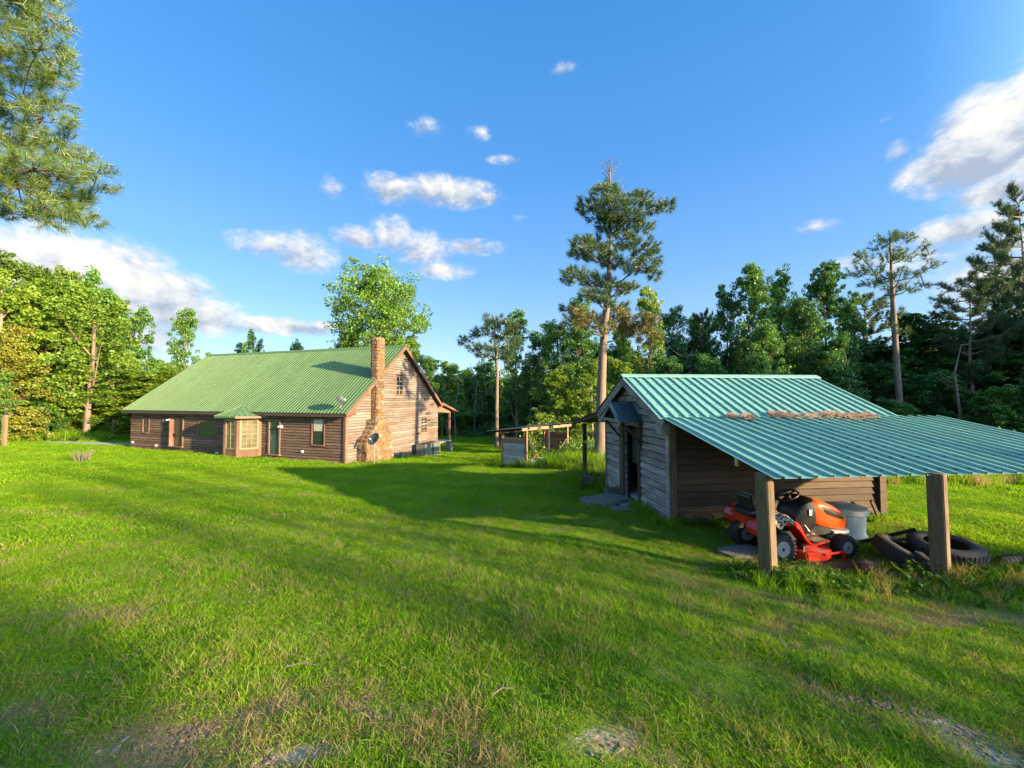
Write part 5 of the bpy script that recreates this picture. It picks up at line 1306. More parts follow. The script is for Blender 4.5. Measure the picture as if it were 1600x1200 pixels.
for px, top, dp_, hw, vi, lab in [
    (738, 520, 38, 20, 2, None),
    (1356, 462, 40, 34, 0, 'smaller pine left of the tall open pine'),
    (1520, 436, 31, 52, 1, 'pine with a slanting trunk left of the right picture edge'),
    (1560, 372, 33, 44, 3, 'high dark pine near the right picture edge'),
    (1606, 300, 30, 52, 1, 'highest pine cut by the right picture edge'),
    (1100, 488, 41, 22, 2, 'narrow pine in the dip of the tree line')]:
    if lab: T(px, top, dp_, hw, 'p', vi, 'needle', 'bark_pine' if px < 1100 else 'bark', lab)

# back rows that close the wood behind the ones above
rt = random.Random(91)
lab_b = {'l': ('dense broadleaf tree filling the rear rows of the left wood', GW_L), 'c': ('dense dark tree filling the rear rows of the far wood', GW_C), 'r': ('dense dark tree filling the rear rows of the right wood', GW_R)}
for a in np.arange(-1.05, 1.0, .052):
    for row in range(2):
        dist = (44 if a < -.45 else 62 if a < .15 else 50) + row*9 + rt.uniform(-2, 2); aa = a + rt.uniform(-.015, .015)
        x, y = math.sin(aa)*dist, math.cos(aa)*dist
        if a > .75 and row: pass
        H = rt.uniform(8.5, 11) if a < .15 else rt.uniform(10, 13)
        if -.62 < a < -.15: H = rt.uniform(6.0, 8.0); 
        if -.80 < a < -.55: H = rt.uniform(5.0, 6.5)
        kk = 'l' if a < -.5 else 'c' if a < .3 else 'r'
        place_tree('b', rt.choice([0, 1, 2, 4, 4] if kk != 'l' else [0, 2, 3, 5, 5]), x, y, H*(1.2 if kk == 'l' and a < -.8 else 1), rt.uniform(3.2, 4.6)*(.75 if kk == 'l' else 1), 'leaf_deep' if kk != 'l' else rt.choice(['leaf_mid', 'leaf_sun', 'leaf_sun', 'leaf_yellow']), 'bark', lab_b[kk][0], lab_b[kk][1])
# thin trunks inside the dark wood
for i, (px, dp_, H, kk) in enumerate([(690, 50, 9, 'c'), (712, 47, 8, 'c'), (740, 52, 10, 'c'), (830, 42, 9, 'c'), (848, 40, 10, 'c'), (1075, 34, 9, 'r'), (1322, 30, 8, 'r'), (1500, 27, 8, 'r')]):
    x = (px-800)/F*dp_; z = gz(x, dp_); rr_ = random.Random(i)
    g = MB(); pts = [(0, 0, -.3), (rr_.uniform(-.2, .2), 0, H*.4), (rr_.uniform(-.5, .5), 0, H*.75), (rr_.uniform(-.7, .7), 0, H)]; g.tube(pts, [.12, .09, .06, .02], 6)
    for j in range(5): zz = H*rr_.uniform(.4, .95); e = rr_.uniform(-1.4, 1.4); g.tube([(0, 0, zz), (e*.6, .2, zz+.4), (e, .3, zz+.9)], [.04, .025, .01], 4, False)
    o = g.build('dead_tree', M['bark'] if i % 2 else M['twig'], None, True); o.location = (x, dp_, z)
    tag(o, ['thin bare trunk in the dark wood just right of the house porch', 'thin bare trunk in the dark wood between the porch and the slim pine', 'thin bare trunk directly left of the slim pine trunk', 'thin bare trunk behind the right half of the open woodshed',
            'thin bare trunk between the woodshed and the tall lone pine', 'thin bare trunk above the left part of the shed ridge', 'bare crooked trunk left of the tall open pine behind the shed roof', 'bare leaning trunk right of the tall open pine above the lean-to'][i], 'tree', 'thin bare trunks at the wood edge')

# big round oak behind the chimney
ok_t, ok_c = broadleaf(41, 19, 6.4, .42, 300, 100, .26, 1.15, .05, .34, 0, 15, ragged=.20)
ox = (594-800)/F*46; oz = gz(ox, 46)
t = thing('oak_tree', 'large round crowned oak standing behind the chimney', 'tree', (ox, 46, oz), .6, None, (1.0, 1.0, ((HZ-415)/F*46-oz)/19.2))
link('trunk', ok_t, M['bark'], t); link('crown', ok_c, M['leaf_mid'], t)

# ------------------------------------------------------------------ the tall lone pine: trunk, boughs and foliage clumps
def hero_pine(name, label, tx, ty, trunk_px, rads, blobs, mat, bark, ln, wd, nn, dens, seed, base_z, yj=1.2, bare_top=None, bth=1.0, drop=1.6):
    rs = np.random.RandomState(seed); rr = random.Random(seed)
    t = thing(name, label, 'tree', (tx, ty, base_z)); O = Vector((tx, ty, base_z))
    P = [Vector(((px-800)/F*ty, ty, (HZ-py)/F*ty))-O for px, py in trunk_px]
    g = MB(); g.tube(P, rads, 12); g.build('trunk', M[bark], t, True); g = MB()
    def on_trunk(z):
        for a, b_ in zip(P, P[1:]):
            if a.z <= z <= b_.z: return a.lerp(b_, (z-a.z)/(b_.z-a.z+1e-9))
        return P[-1].copy() if z > P[-1].z else P[0].copy()
    TC, TD, TB, cens = [], [], [], []
    blobs = sorted(blobs, key=lambda q4: abs(q4[0]-trunk_px[2][0]))
    for (px, py, rx, rz_, br) in blobs:
        y = ty + rr.uniform(-yj, yj); sc = y/F
        c = Vector(((px-800)*sc, y, (HZ-py)*sc))-O; rx_, rz2 = rx*ty/F, rz_*ty/F; ry_ = (rx_+rz2)*.5
        s0 = on_trunk(c.z - min(drop, .35*abs(c.x-on_trunk(c.z).x)+.25)); mid = s0.lerp(c, .5)+Vector((0, 0, -.12*(c-s0).length))
        near_ = [q3 for q3 in cens if abs(q3.x-s0.x) < abs(c.x-s0.x)-.15 and (q3-c).length < (c-s0).length*.6]
        if near_:
            s0 = min(near_, key=lambda q3: (q3-c).length); mid = s0.lerp(c, .5)+Vector((rr.uniform(-.06, .06), 0, .06*(c-s0).length))
        cens.append(c)
        L = (c-s0).length; g.tube([s0, mid, c], [bth*min(.10, .028+L*.016), bth*(.03+L*.006), bth*.016], 6, False)
        nt = max(8, int(dens*rx_*ry_*rz2**.5*10))
        for i in range(nt):
            v = Vector(rs.normal(size=3)).normalized()*rr.uniform(.3, 1)**.5
            e = c + Vector((v.x*rx_, v.y*ry_, v.z*rz2)); TC.append(e); TD.append((v*.6+Vector((0, 0, .55))+(c-s0).normalized()*.35).normalized()); TB.append(br)
            if i % 4 == 0: b0 = c.lerp(mid, rr.uniform(0, .5)); g.tube([b0, (b0+e)/2+Vector((0, 0, -.03)), e], [.016, .011, .005], 3, False)
    if bare_top:
        for (x0, y0, x1, y1) in bare_top:
            a = Vector(((x0-800)/F*ty, ty, (HZ-y0)/F*ty))-O; b_ = Vector(((x1-800)/F*ty, ty+rr.uniform(-.3, .3), (HZ-y1)/F*ty))-O
            g.tube([a, a.lerp(b_, .5)+Vector((0, 0, .03)), b_], [.035, .022, .008], 5, False)
            for q_ in range(4):
                m_ = a.lerp(b_, rr.uniform(.4, 1)); g.tube([m_, m_+Vector((rr.uniform(-.25, .25), rr.uniform(-.2, .2), rr.uniform(0, .25)))], [.012, .004], 3, False)
    g.build('boughs', M['bark_dark'], t, True)
    C = np.array([tuple(x) for x in TC]); D = np.array([tuple(x) for x in TD]); B_ = np.array(TB)
    for nm, msk, mt in (('crown', B_ == 0, mat), ('browning_foliage', B_ == 1, 'needle_brown')):
        if msk.sum() == 0: continue
        V = tufts(C[msk], D[msk], ln, wd, nn, rs); n = int(msk.sum())
        rnd = np.clip(np.repeat(rs.uniform(0, 1, n), nn)*.6+rs.uniform(0, .4, n*nn), 0, 1)
        link(nm, tri_mesh(nm, V, rnd), M[mt], t)
    return t
bl = [(948, 300, 28, 16, 0), (915, 315, 16, 12, 0), (930, 330, 22, 14, 0), (962, 322, 30, 20, 0), (995, 305, 20, 13, 0), (1022, 318, 24, 11, 0), (1046, 316, 15, 10, 0), (985, 338, 28, 15, 0), (1008, 352, 22, 9, 0), (955, 350, 24, 15, 0),
      (912, 385, 26, 18, 0), (938, 396, 26, 17, 0), (925, 370, 18, 10, 0), (975, 372, 26, 16, 0), (1008, 385, 24, 17, 0), (1024, 402, 12, 13, 0), (900, 428, 24, 12, 0), (932, 436, 26, 13, 0), (884, 440, 10, 8, 0), (998, 414, 28, 12, 0),
      (1026, 425, 12, 12, 0), (958, 408, 18, 12, 0), (930, 460, 28, 11, 0), (968, 450, 24, 10, 0), (988, 446, 14, 8, 0), (945, 285, 14, 10, 0), (1012, 300, 14, 9, 0),
      (905, 495, 24, 15, 1), (958, 492, 32, 13, 1), (1000, 502, 34, 14, 1), (1014, 526, 20, 13, 1), (890, 480, 16, 10, 0), (930, 505, 18, 9, 1), (952, 440, 16, 10, 0), (950, 470, 14, 9, 0), (956, 385, 16, 10, 0), (956, 360, 14, 9, 0), (957, 335, 16, 10, 0), (945, 512, 16, 9, 1), (972, 478, 20, 9, 0), (985, 515, 24, 10, 1)]
hero_pine('tall_pine_tree', 'tall lone pine with a pale trunk and ragged tiered crown rising behind the shed', 4.55, 20, [(934, 740), (937, 690), (940, 600), (943, 540), (950, 470), (955, 400), (957, 320), (956, 262)],
          [.34, .28, .235, .20, .155, .11, .07, .028], bl, 'needle', 'bark_pine', .27, .022, 46, 15, 5, gz(4.55, 20)-.2, 1.3,
          [(956, 275, 943, 262), (957, 272, 970, 250), (956, 262, 955, 243), (956, 268, 938, 250), (957, 290, 978, 268), (956, 285, 925, 290), (957, 258, 965, 245), (955, 262, 947, 246)])
bl = [(724, 532, 12, 8, 0), (740, 542, 14, 8, 0), (753, 517, 14, 10, 0), (769, 508, 15, 10, 0), (782, 524, 16, 10, 0), (800, 512, 13, 11, 0), (806, 534, 13, 10, 0), (768, 540, 14, 9, 0), (754, 552, 13, 8, 0), (793, 548, 14, 9, 0), (776, 556, 12, 8, 0), (762, 497, 11, 8, 0), (782, 500, 12, 8, 0), (790, 560, 12, 7, 0), (742, 522, 9, 7, 0)]
hero_pine('pine_tree', 'slim pine with a grey trunk standing on the lawn left of the woodshed', (776-800)/F*36, 36, [(776, 706), (776, 640), (777, 580), (774, 540), (772, 492)], [.21, .18, .15, .11, .04], bl, 'needle', 'bark', .40, .040, 26, 8, 15, gz((776-800)/F*36, 36)-.2, 1.6)
bl = [(1397, 367, 18, 9, 0), (1427, 368, 14, 9, 0), (1380, 380, 14, 9, 0), (1352, 400, 15, 10, 0), (1344, 422, 14, 9, 0), (1370, 420, 16, 9, 0), (1400, 398, 18, 12, 0), (1424, 397, 14, 10, 0), (1452, 380, 8, 9, 0), (1460, 397, 8, 9, 0), (1470, 410, 8, 7, 0), (1443, 423, 13, 8, 0), (1414, 427, 16, 9, 0), (1390, 434, 14, 9, 0), (1363, 441, 14, 7, 0), (1400, 452, 18, 10, 0), (1430, 447, 14, 8, 0), (1450, 446, 9, 7, 0), (1380, 474, 13, 8, 0), (1407, 488, 14, 8, 0), (1393, 508, 11, 7, 0), (1412, 518, 13, 7, 0)]
hero_pine('pine_tree', 'tall open pine with a bare trunk above the right end of the shed roof', (1405-800)/F*30, 30, [(1407, 720), (1405, 640), (1402, 560), (1400, 480), (1399, 430), (1399, 375)], [.26, .23, .20, .17, .12, .04], bl, 'needle', 'bark', .36, .034, 26, 7, 16, gz((1405-800)/F*30, 30)-.2, 1.8)
# lit twigs: the browning lower boughs keep bare ends
# near pine at the left picture edge; its trunk stands outside the frame
bl = [(10, 15, 46, 26, 0), (55, 12, 34, 14, 0), (40, 55, 50, 20, 0), (75, 90, 26, 12, 0), (10, 90, 55, 22, 0), (62, 112, 38, 16, 0), (15, 140, 55, 22, 0), (80, 150, 24, 11, 0), (50, 172, 46, 12, 0), (-10, 190, 50, 20, 0),
      (30, 215, 55, 20, 0), (80, 225, 40, 14, 0), (118, 245, 32, 13, 0), (140, 262, 26, 12, 0), (150, 285, 22, 10, 0), (95, 262, 40, 15, 0), (40, 255, 60, 20, 0), (-20, 260, 60, 24, 0), (20, 290, 60, 18, 0), (80, 296, 46, 15, 0), (125, 305, 30, 12, 0),
      (60, 322, 55, 13, 0), (110, 330, 34, 11, 0), (135, 345, 18, 7, 0), (10, 322, 50, 11, 0), (70, 345, 24, 6, 0), (-60, 60, 60, 30, 0), (-70, 150, 60, 30, 0), (-80, 240, 60, 30, 0), (-60, 320, 60, 22, 0), (85, 200, 22, 8, 0), (-60, -40, 70, 30, 0), (20, -40, 50, 24, 0),
      (-200, 100, 90, 50, 0), (-230, 250, 90, 40, 0), (-200, -60, 90, 60, 0), (-320, 60, 60, 50, 0), (-330, 220, 60, 40, 0)]
nb_x, nb_y = -11.6, 7.6
hero_pine('near_pine_tree', 'large near pine whose sunlit needle boughs reach in from the upper left edge', nb_x, nb_y, [(-115, 770), (-116, 620), (-118, 400), (-120, 200), (-122, 0), (-124, -250)],
          [.34, .30, .27, .22, .17, .08], bl, 'needle_near', 'bark_dark', .19, .0075, 50, 34, 9, gz(nb_x, nb_y)-.2, .7, None, .22, .35)

# ------------------------------------------------------------------ trees behind the photographer's right shoulder, unseen, spaced and thinned to shape the shade over lawn and shed
def cpos(c, t):  # position by distance across the light (c) and towards the sun (t)
    return (-TS.y*c + TS.x*t, TS.x*c + TS.y*t)
sh = random.Random(17)
GS = 'trees right of the lawn behind the camera'
def shade_tree(c, t_, v, top, hw):
    x, y = cpos(c, t_ + sh.uniform(-.4, .4)); z = gz(x, y)
    place_tree('b', v, x, y, top + sh.uniform(-.2, .4) - z, hw, 'leaf_mid', 'bark', 'bushy green tree right of the lawn, outside the picture', GS)
for c in [-8.2, -7.0, -5.8, -4.7, -3.6, -2.5, -1.5, -.6, .25]:
    shade_tree(c, 16, 7, 5.6, 1.0); shade_tree(c-.3, 18.8, 7, 5.6, 1.0)
shade_tree(3.05, 16.5, 6, 6.2, 1.0); shade_tree(3.3, 19.5, 6, 6.2, 1.0)
for c in [4.4, 5.9, 7.6]: shade_tree(c, 16.5, 6, 7.0, 1.15)
for c in [5.0, 9.3]: shade_tree(c, 19, 6, 7.4 if c < 9 else 4.2, 1.1)
for c in [5.4, 6.3, 7.1, 7.9, 8.7, 9.4]: shade_tree(c, 12.2, 7, .0 if c < 8.2 else 1.1, .85)  # low dense shrubs added to keep sun off mower and shed wall
# the right wood goes on outside the picture and shades the wood's foot
for i in range(13):
    c = 33 + i*2.6; x, y = cpos(c, 32 + (i % 3)*4 + sh.uniform(-1, 1)); z = gz(x, y)
    if x/y < 1.36: x, y = cpos(c, 40+(i % 3)*5)
    if x/max(y, 1) < 1.36: continue
    place_tree('b', sh.choice([0, 1, 2, 4]), x, y, sh.uniform(13.5, 18), sh.uniform(3.6, 4.8), 'leaf_deep', 'bark', 'tall tree of the right wood, outside the picture', 'outer trees of the right wood')

# ------------------------------------------------------------------ undergrowth along the wood edge, far wood
UB = []
for sd_, mt in ((51, 'leaf_deep'), (52, 'leaf_mid'), (53, 'leaf_yellow')):
    rs = np.random.RandomState(sd_); C = rs.normal(size=(60, 3)); C /= np.linalg.norm(C, axis=1)[:, None]; C *= rs.uniform(.3, 1, (60, 1)); C[:, 2] = np.abs(C[:, 2])*.9
    P = (C[:, None, :] + rs.normal(size=(60, 55, 3))*.16).reshape(-1, 3); P = P[P[:, 2] > 0]
    UB.append((quad_mesh('bush', leaves(P, .10, .5, .42, rs), rs.uniform(0, 1, len(P))), M[mt]))
P, SC, PK = [], [], []
def add_bush(x, y, s, hgt_, pk): P.append((x, y, gz(x, y)-.1)); SC.append((s, s, hgt_)); PK.append(pk)
for i in range(900):
    a = rt.uniform(-1.1, 1.0)
    if a < -.55 and i % 3: continue
    edge = 45 if a < -.62 else 52 if a < .02 else 46 if a < .12 else 33 if a < .62 else 27
    if -.80 < a < -.22: edge = 50
    dist = edge + abs(rt.gauss(0, 6)); x, y = math.sin(a)*dist, math.cos(a)*dist
    add_bush(x, y, rt.uniform(.8, 1.5), rt.uniform(.9, 2.0), 0 if rt.random() < (.25 if a < -.6 else .75) else rt.choice([1, 1, 2]))
for i in range(60):   # tall growth round the foot of the pines and behind the shed
    x, y = rt.uniform(3.2, 7.5), rt.uniform(21, 26.0); add_bush(x, y, rt.uniform(.5, 1.1), rt.uniform(.6, 1.3), rt.choice([1, 2]))
o = scatter('undergrowth', P, SC, [(0, 0, rt.uniform(0, 6.3)) for _ in P], PK, UB, 'leafy bushes and saplings along the foot of the wood')
# far-off wood closing the horizon
P, SC, PK = [], [], []
for i in range(620):
    a = rt.uniform(-PI, PI); dist = rt.uniform(78, 120); x, y = math.sin(a)*dist, math.cos(a)*dist
    if abs(math.atan2(x, y) - math.atan2(TS.x, TS.y)) < .30: continue
    s = rt.uniform(.8, 1.15); P.append((x, y, gz(x, y)-.5)); SC.append((s*1.3, s*1.3, s*(.72 if a < .1 else .85))); PK.append(rt.choice([0, 1, 2]))
scatter('far_wood', P, SC, [(0, 0, rt.uniform(0, 6.3)) for _ in P], PK, [(BL[0][1].copy(), M['leaf_deep']), (BL[1][1].copy(), M['leaf_mid']), (BL[4][1].copy(), M['leaf_deep'])], 'far-off wood closing the horizon')

# ------------------------------------------------------------------ grass
def grassmat(name, dark, lite, dry):
    m, k = new_mat(name)
    at = k.node('ShaderNodeAttribute', attribute_name='rnd').outputs['Fac']; oi = k.node('ShaderNodeObjectInfo').outputs['Random']
    gp_ = k.node('ShaderNodeNewGeometry').outputs['Position']; n = k.noise(gp_, .6, 3, .6); n2 = k.noise(gp_, 3.0, 2, .5)
    f = k.m('ADD', k.m('MULTIPLY', at, .4), k.m('ADD', k.m('MULTIPLY', n, .5), k.m('MULTIPLY', n2, .25)))
    col = k.mix(k.mapr(f, .35, .85), dark, lite)
    col = k.mix(k.mapr(k.m('ADD', k.m('MULTIPLY', oi, .55), k.m('MULTIPLY', n, .6)), .68, .95, 0, .6), col, dry)
    df = k.node('ShaderNodeBsdfDiffuse'); k.l.new(col, df.inputs[0]); tr = k.node('ShaderNodeBsdfTranslucent'); k.l.new(k.mix(1, col, (1.4, 1.35, .6), 'MULTIPLY'), tr.inputs[0])
    mx = k.node('ShaderNodeMixShader'); mx.inputs[0].default_value = .45; k.l.new(df.outputs[0], mx.inputs[1]); k.l.new(tr.outputs[0], mx.inputs[2])
    gl = k.node('ShaderNodeBsdfGlossy'); gl.inputs['Roughness'].default_value = .5; m2 = k.node('ShaderNodeMixShader'); m2.inputs[0].default_value = .012
    k.l.new(mx.outputs[0], m2.inputs[1]); k.l.new(gl.outputs[0], m2.inputs[2])
    o = k.node('ShaderNodeOutputMaterial'); k.l.new(m2.outputs[0], o.inputs[0]); return m
M['grass'] = grassmat('lawn grass', (.085, .205, .005), (.215, .390, .010), (.37, .39, .030))
M['grass_dry'] = grassmat('dry grass', (.20, .17, .07), (.38, .32, .15), (.30, .20, .12))
M['weed'] = grassmat('weed leaves', (.045, .13, .015), (.13, .26, .03), (.20, .26, .04))
def tuft(seed, nbl, rad, h, w, lean=.5, segs=3):
    rs = np.random.RandomState(seed); r = rad*np.sqrt(rs.uniform(0, 1, nbl)); a = rs.uniform(0, 2*PI, nbl)
    bx, by = r*np.cos(a), r*np.sin(a); H = h*rs.uniform(.45, 1.25, nbl); d_ = rs.uniform(0, 2*PI, nbl); ln_ = lean*rs.uniform(.2, 1.5, nbl)*H
    fd = rs.uniform(0, 2*PI, nbl); wx_, wy_ = np.cos(fd)*w/2*rs.uniform(.6, 1.3, nbl), np.sin(fd)*w/2
    V = []
    for s_ in range(segs):
        t = s_/segs; ww = 1-t*.45; x = bx+np.cos(d_)*ln_*t*t; y = by+np.sin(d_)*ln_*t*t; z = H*(t-.22*t*t*lean)
        V += [np.stack([x-wx_*ww, y-wy_*ww, z], 1), np.stack([x+wx_*ww, y+wy_*ww, z], 1)]
    V.append(np.stack([bx+np.cos(d_)*ln_, by+np.sin(d_)*ln_, H*(1-.22*lean)], 1))
    V = np.stack(V, 1); nv = 2*segs+1; F3 = []
    for s_ in range(segs-1): F3 += [(2*s_, 2*s_+1, 2*s_+3), (2*s_, 2*s_+3, 2*s_+2)]
    F3.append((2*segs-2, 2*segs-1, 2*segs)); F3 = np.array(F3)
    Fa = (F3[None] + (np.arange(nbl)*nv)[:, None, None]).reshape(-1, 3)
    me = mesh_np('tuft', V.reshape(-1, 3), Fa); at = me.attributes.new('rnd', 'FLOAT', 'FACE')
    at.data.foreach_set('value', np.repeat(rs.uniform(0, 1, nbl), len(F3)).astype(np.float32)); return me
GT = [(tuft(100+i, 70, .11, .042, .0042, .9), M['grass']) for i in range(5)]
GT += [(tuft(110+i, 40, .08, .075, .0048, .7), M['grass']) for i in range(3)]
GT += [(tuft(120, 34, .11, .05, .004, 1.1), M['grass_dry']), (tuft(121, 20, .10, .10, .0035, .8), M['grass_dry'])]
GT += [(tuft(130+i, 190, .34, .060, .010, .9, 2), M['grass']) for i in range(3)]
GT += [(tuft(140, 120, .36, .065, .012, .8, 2), M['grass_dry'])]
GT += [(tuft(150+i, 330, .75, .085, .020, .7, 2), M['grass']) for i in range(2)]
def footprint(X, Y):
    """true where something stands: shed, house, drive"""
    a, b_ = X-3.27, Y-8; c_, s_ = math.cos(SR), math.sin(SR); x = c_*a+s_*b_; y = -s_*a+c_*b_
    k1 = (x > -.02) & (x < SL) & (y > 0) & (y < SW)
    c_, s_ = math.cos(HR), math.sin(HR); a, b_ = X+8.67, Y-20; x = c_*a+s_*b_; y = -s_*a+c_*b_
    k2 = (x > -HL) & (x < 0) & (y > 0) & (y < HW+2)
    k2 |= (x > .0) & (x < .55) & (y > .95) & (y < 3.25)
    k3 = (X > -33) & (X < -25.5) & (Y > 26.0) & (Y < 27.9)
    return k1 | k2 | k3
def cast(n, r0, r1, seed, amax=1.02):
    rs = np.random.RandomState(seed); a = rs.uniform(-amax, amax, n); r = np.sqrt(rs.uniform(r0*r0, r1*r1, n)); X, Y = np.sin(a)*r, np.cos(a)*r
    ok = ~footprint(X, Y); return X[ok], Y[ok], rs
GP, GS_, GR, GK = [], [], [], []
def lay(n, r0, r1, seed, near, amax=1.02):
    X, Y, rs = cast(n, r0, r1, seed, amax); B_ = bare(X, Y); bb_ = B_.max(0)
    lx_, ly_ = sloc_v(X, Y); under = ((lx_ > -.0) & (lx_ < 6.0) & (ly_ > -2.5) & (ly_ < 0)).astype(float)*.75
    patchn = np.array([mnoise.noise((x*.9, y*.9, 3.1)) + .5*mnoise.noise((x*3.1, y*3.1, 7)) for x, y in zip(X, Y)])
    thin_ = np.clip((patchn-.02)*2.0, 0, .72)*np.clip(1.3-np.hypot(X, Y)/14, .15, 1)
    keep = rs.uniform(size=len(X)) > np.maximum(np.maximum(bb_*.97, thin_), under)
    X, Y, B_, patchn = X[keep], Y[keep], B_[:, keep], patchn[keep]; bb_ = bb_[keep]
    Z = hgt(X, Y); n = len(X); u = rs.uniform(size=n)
    if near == 0: pk = np.where(u < .66, rs.randint(0, 5, n), np.where(u < .86, rs.randint(5, 8, n), rs.randint(8, 10, n))); pk = np.where((bb_ > .12) & (u > .35), 8+(u > .8), pk)
    elif near == 1: pk = np.where(u < .95, rs.randint(10, 13, n), 13); pk = np.where((bb_ > .15) & (u > .4), 13, pk)
    else: pk = rs.randint(14, 16, n)
    hs_ = .78*(.80+.75*np.clip(patchn*-1+.2, -.3, .8)+.16*np.sign(np.sin((X*.45+Y*.9)*5.2+.5*np.sin(X*.5))))*rs.uniform(.75, 1.25, n)*(1-.35*np.clip(bb_*2, 0, 1))
    w_ = rs.uniform(.8, 1.25, n)
    GP.append(np.stack([X, Y, Z-.004], 1)); GS_.append(np.stack([w_, w_, hs_], 1)); GR.append(np.stack([rs.uniform(-.12, .12, n), rs.uniform(-.12, .12, n), rs.uniform(0, 6.28, n)], 1)); GK.append(pk)
def sloc_v(X, Y): c_, s_ = math.cos(SR), math.sin(SR); a, b_ = X-3.27, Y-8; return c_*a+s_*b_, -s_*a+c_*b_
lay(30000, 1.2, 5.5, 1, 0, 1.15); lay(34000, 5.3, 10, 2, 0); lay(26000, 9, 22, 3, 1); lay(16000, 20, 50, 4, 2, .95)
scatter('lawn_grass', np.concatenate(GP), np.concatenate(GS_), np.concatenate(GR), np.concatenate(GK), GT, 'short mown lawn grass, tufted and thin in places')
# taller grass and weeds against posts, walls, woodshed and the far field edge
TG = [(tuft(160+i, 60, .14, .26, .008, .5), M['grass']) for i in range(2)] + [(tuft(163, 46, .16, .42, .008, .4), M['grass_dry'])] + [(tuft(165, 50, .20, .55, .014, .35), M['grass'])]
rs = np.random.RandomState(8); lf_ = []
for i in range(2):
    C = []; 
    for s_ in range(9):
        a = rs.uniform(0, 6.3); L = rs.uniform(.15, .34)
        for j in range(8): t = (j+1)/8; C.append((math.cos(a)*L*t*.7, math.sin(a)*L*t*.7, L*t*(1.2-.4*t)))
    C = np.array(C); lf_.append((quad_mesh('weed', leaves(C, .085, .8, .3, rs), rs.uniform(0, 1, len(C))), M['weed']))
TG += lf_
P, SC, RO, PK = [], [], [], []
def tg(x, y, s, pk, h=1): P.append((x, y, gz(x, y)-.01)); SC.append((s, s, s*h)); RO.append((0, 0, rt.uniform(0, 6.3))); PK.append(pk)
for X, Y in ((3.40, 5.18), (5.68, 5.18)):
    for i in range(34):
        a = rt.uniform(0, 6.3); r = .12+abs(rt.gauss(0, .28)); tg(X+math.cos(a)*r*1.3, Y+math.sin(a)*r*.8, rt.uniform(.45, .9), rt.choice([0, 1, 4, 5, 5]))
for i in range(260):   # band in front of the mower and the tyres
    tg(rt.uniform(3.3, 8.2), 4.95+abs(rt.gauss(0, .35))*rt.choice([-1, .9]), rt.uniform(.35, .75), rt.choice([0, 0, 1, 4, 5, 2]))
for i in range(90): a, b_ = spt(rt.uniform(0, SL), -rt.uniform(.02, .30)); tg(a, b_, rt.uniform(.4, .8), rt.choice([0, 1, 4]))
for i in range(90):
    v = rt.uniform(-.4, 4.2)
    if 1.4 < v < 2.4: continue
    a, b_ = spt(-rt.uniform(.03, .45), v); tg(a, b_, rt.uniform(.45, 1.0), rt.choice([0, 0, 1, 5, 3]), .8)
for i in range(120): a, b_ = spt(rt.uniform(-.8, 1.0), SW+rt.uniform(.1, 4.5)); tg(a, b_, rt.uniform(.5, 1.1), rt.choice([0, 1, 3, 5, 2]))
for i in range(330): tg(*wp(rt.uniform(-1.9, 2.6), rt.uniform(-.6, 6.5)), rt.uniform(.7, 1.5), rt.choice([1, 2, 3, 3, 5, 0]))
for i in range(200): x, y = rt.uniform(2.6, 6.6), rt.uniform(16.5, 23); tg(x, y, rt.uniform(.8, 1.7), rt.choice([1, 2, 3, 3, 5]))
for i in range(1300): x = rt.uniform(10.5, 30); tg(x, 14.2+abs(rt.gauss(0, 2.2))+(x-16)*.03, rt.uniform(.8, 1.5), rt.choice([1, 3, 3, 2, 0] if x < 15.5 else [2, 2, 2, 3, 1]))
for i in range(160): a, b_ = hp(-rt.uniform(0, HL), -rt.uniform(.05, .5), 0)[:2]; tg(a, b_, rt.uniform(.5, .9), rt.choice([2, 0, 0, 5]), .6)
for i in range(60): a, b_ = hp(rt.uniform(.1, .8), rt.uniform(0, HW), 0)[:2]; tg(a, b_, rt.uniform(.5, .9), rt.choice([0, 5]), .7)
for i in range(300): a = rt.uniform(-1.05, -.80); r = rt.uniform(42, 46); tg(math.sin(a)*r, math.cos(a)*r, rt.uniform(1, 2), rt.choice([0, 3, 5]))
scatter('tall_weeds', P, SC, RO, PK, TG, 'taller grass and broad leaved weeds round posts, walls and the field edge')
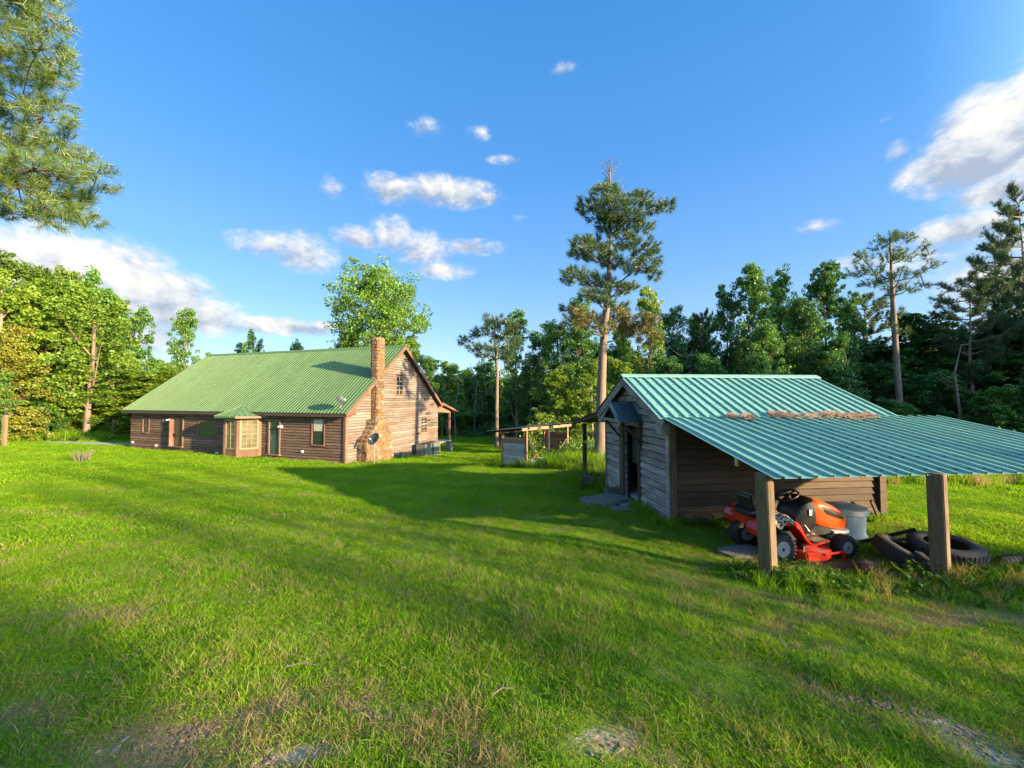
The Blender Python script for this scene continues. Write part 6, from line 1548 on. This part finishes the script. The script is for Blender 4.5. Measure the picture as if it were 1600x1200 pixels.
# sapling growing through the woodshed
sx0, sy0 = wp(-.25, 1.1); rs = np.random.RandomState(77)
t = thing('sapling', 'leafy bright sapling growing up through the open woodshed', 'tree', (sx0, sy0, gz(sx0, sy0)))
g = MB(); C = []
for i in range(7):
    a = i*.9; e = Vector((math.cos(a)*.55, math.sin(a)*.4, 1.0+.22*i)); g.tube([(0, 0, 0), (e.x*.3, e.y*.3, e.z*.6), e], [.02, .012, .004], 4, False)
    for j in range(60): C.append(tuple(Vector((e.x*.4, e.y*.4, e.z*.65)).lerp(e, rs.uniform(0, 1.05)) + Vector(rs.normal(size=3)*.13)))
g.build('stem', M['bark'], t); link('foliage', quad_mesh('foliage', leaves(np.array(C), .12, .6, .4, rs), rs.uniform(0, 1, len(C))), M['leaf_yellow'], t)
# small stones and fallen leaves on the worn spots
P, SC, RO, PK = [], [], [], []
peb = [(RUB[0].copy(), M['concrete']), (RUB[1].copy(), plain('brown clod', (.20, .14, .09), .95))]
for mm_, _ in peb: mm_.materials.clear()
lv = MB(); lv.add([(-.02, 0, .004), (0, .012, .012), (.02, 0, .004), (0, -.012, .010)], [(0, 1, 2, 3)]); peb.append((lv.mesh('leaf'), plain('dead leaf', (.20, .12, .07), .9)))
for (cx, cy, rx, ry, a, s_, kd) in SPOTS:
    for i in range(int((34 if kd == 0 else 60)*s_)):
        u, v = rt.gauss(0, .5)*rx, rt.gauss(0, .5)*ry; x, y = cx+math.cos(a)*u-math.sin(a)*v, cy+math.sin(a)*u+math.cos(a)*v
        k_ = rt.choice([0, 1, 1]) if kd == 0 else rt.choice([1, 2, 2, 2]); s2 = rt.uniform(.008, .028) if k_ < 2 else rt.uniform(.6, 1.5)
        P.append((x, y, gz(x, y)+.001)); SC.append((s2, s2*rt.uniform(.6, 1), s2*.6)); RO.append((0, 0, rt.uniform(0, 6.3))); PK.append(k_)
scatter('pebbles', P, SC, RO, PK, peb, 'pebbles, clods and dead leaves on the worn spots of the lawn')
tw = random.Random(31)
for i, (px, py, L, lab) in enumerate([(455, 1042, .22, 'pale fallen twig on the lit streak of grass'), (770, 1085, .15, 'short fallen twig near the lower middle of the lawn'), (1218, 1012, .2, 'small twig on the worn grass below the left post')]):
    x, y = gp(px, py); g = MB(); g.tube([(0, 0, 0), (L*.5, .02, .012), (L, .0, .004)], [.005, .004, .002], 5); g.tube([(L*.5, .02, .012), (L*.7, .07, .02)], [.003, .001], 4)
    o = g.build('fallen_twig', M['twig'], None); o.location = (x, y, gz(x, y)+.05); o.rotation_euler = (0, 0, tw.uniform(0, 3)); tag(o, lab, 'twig')
print('objects', len(bpy.data.objects))
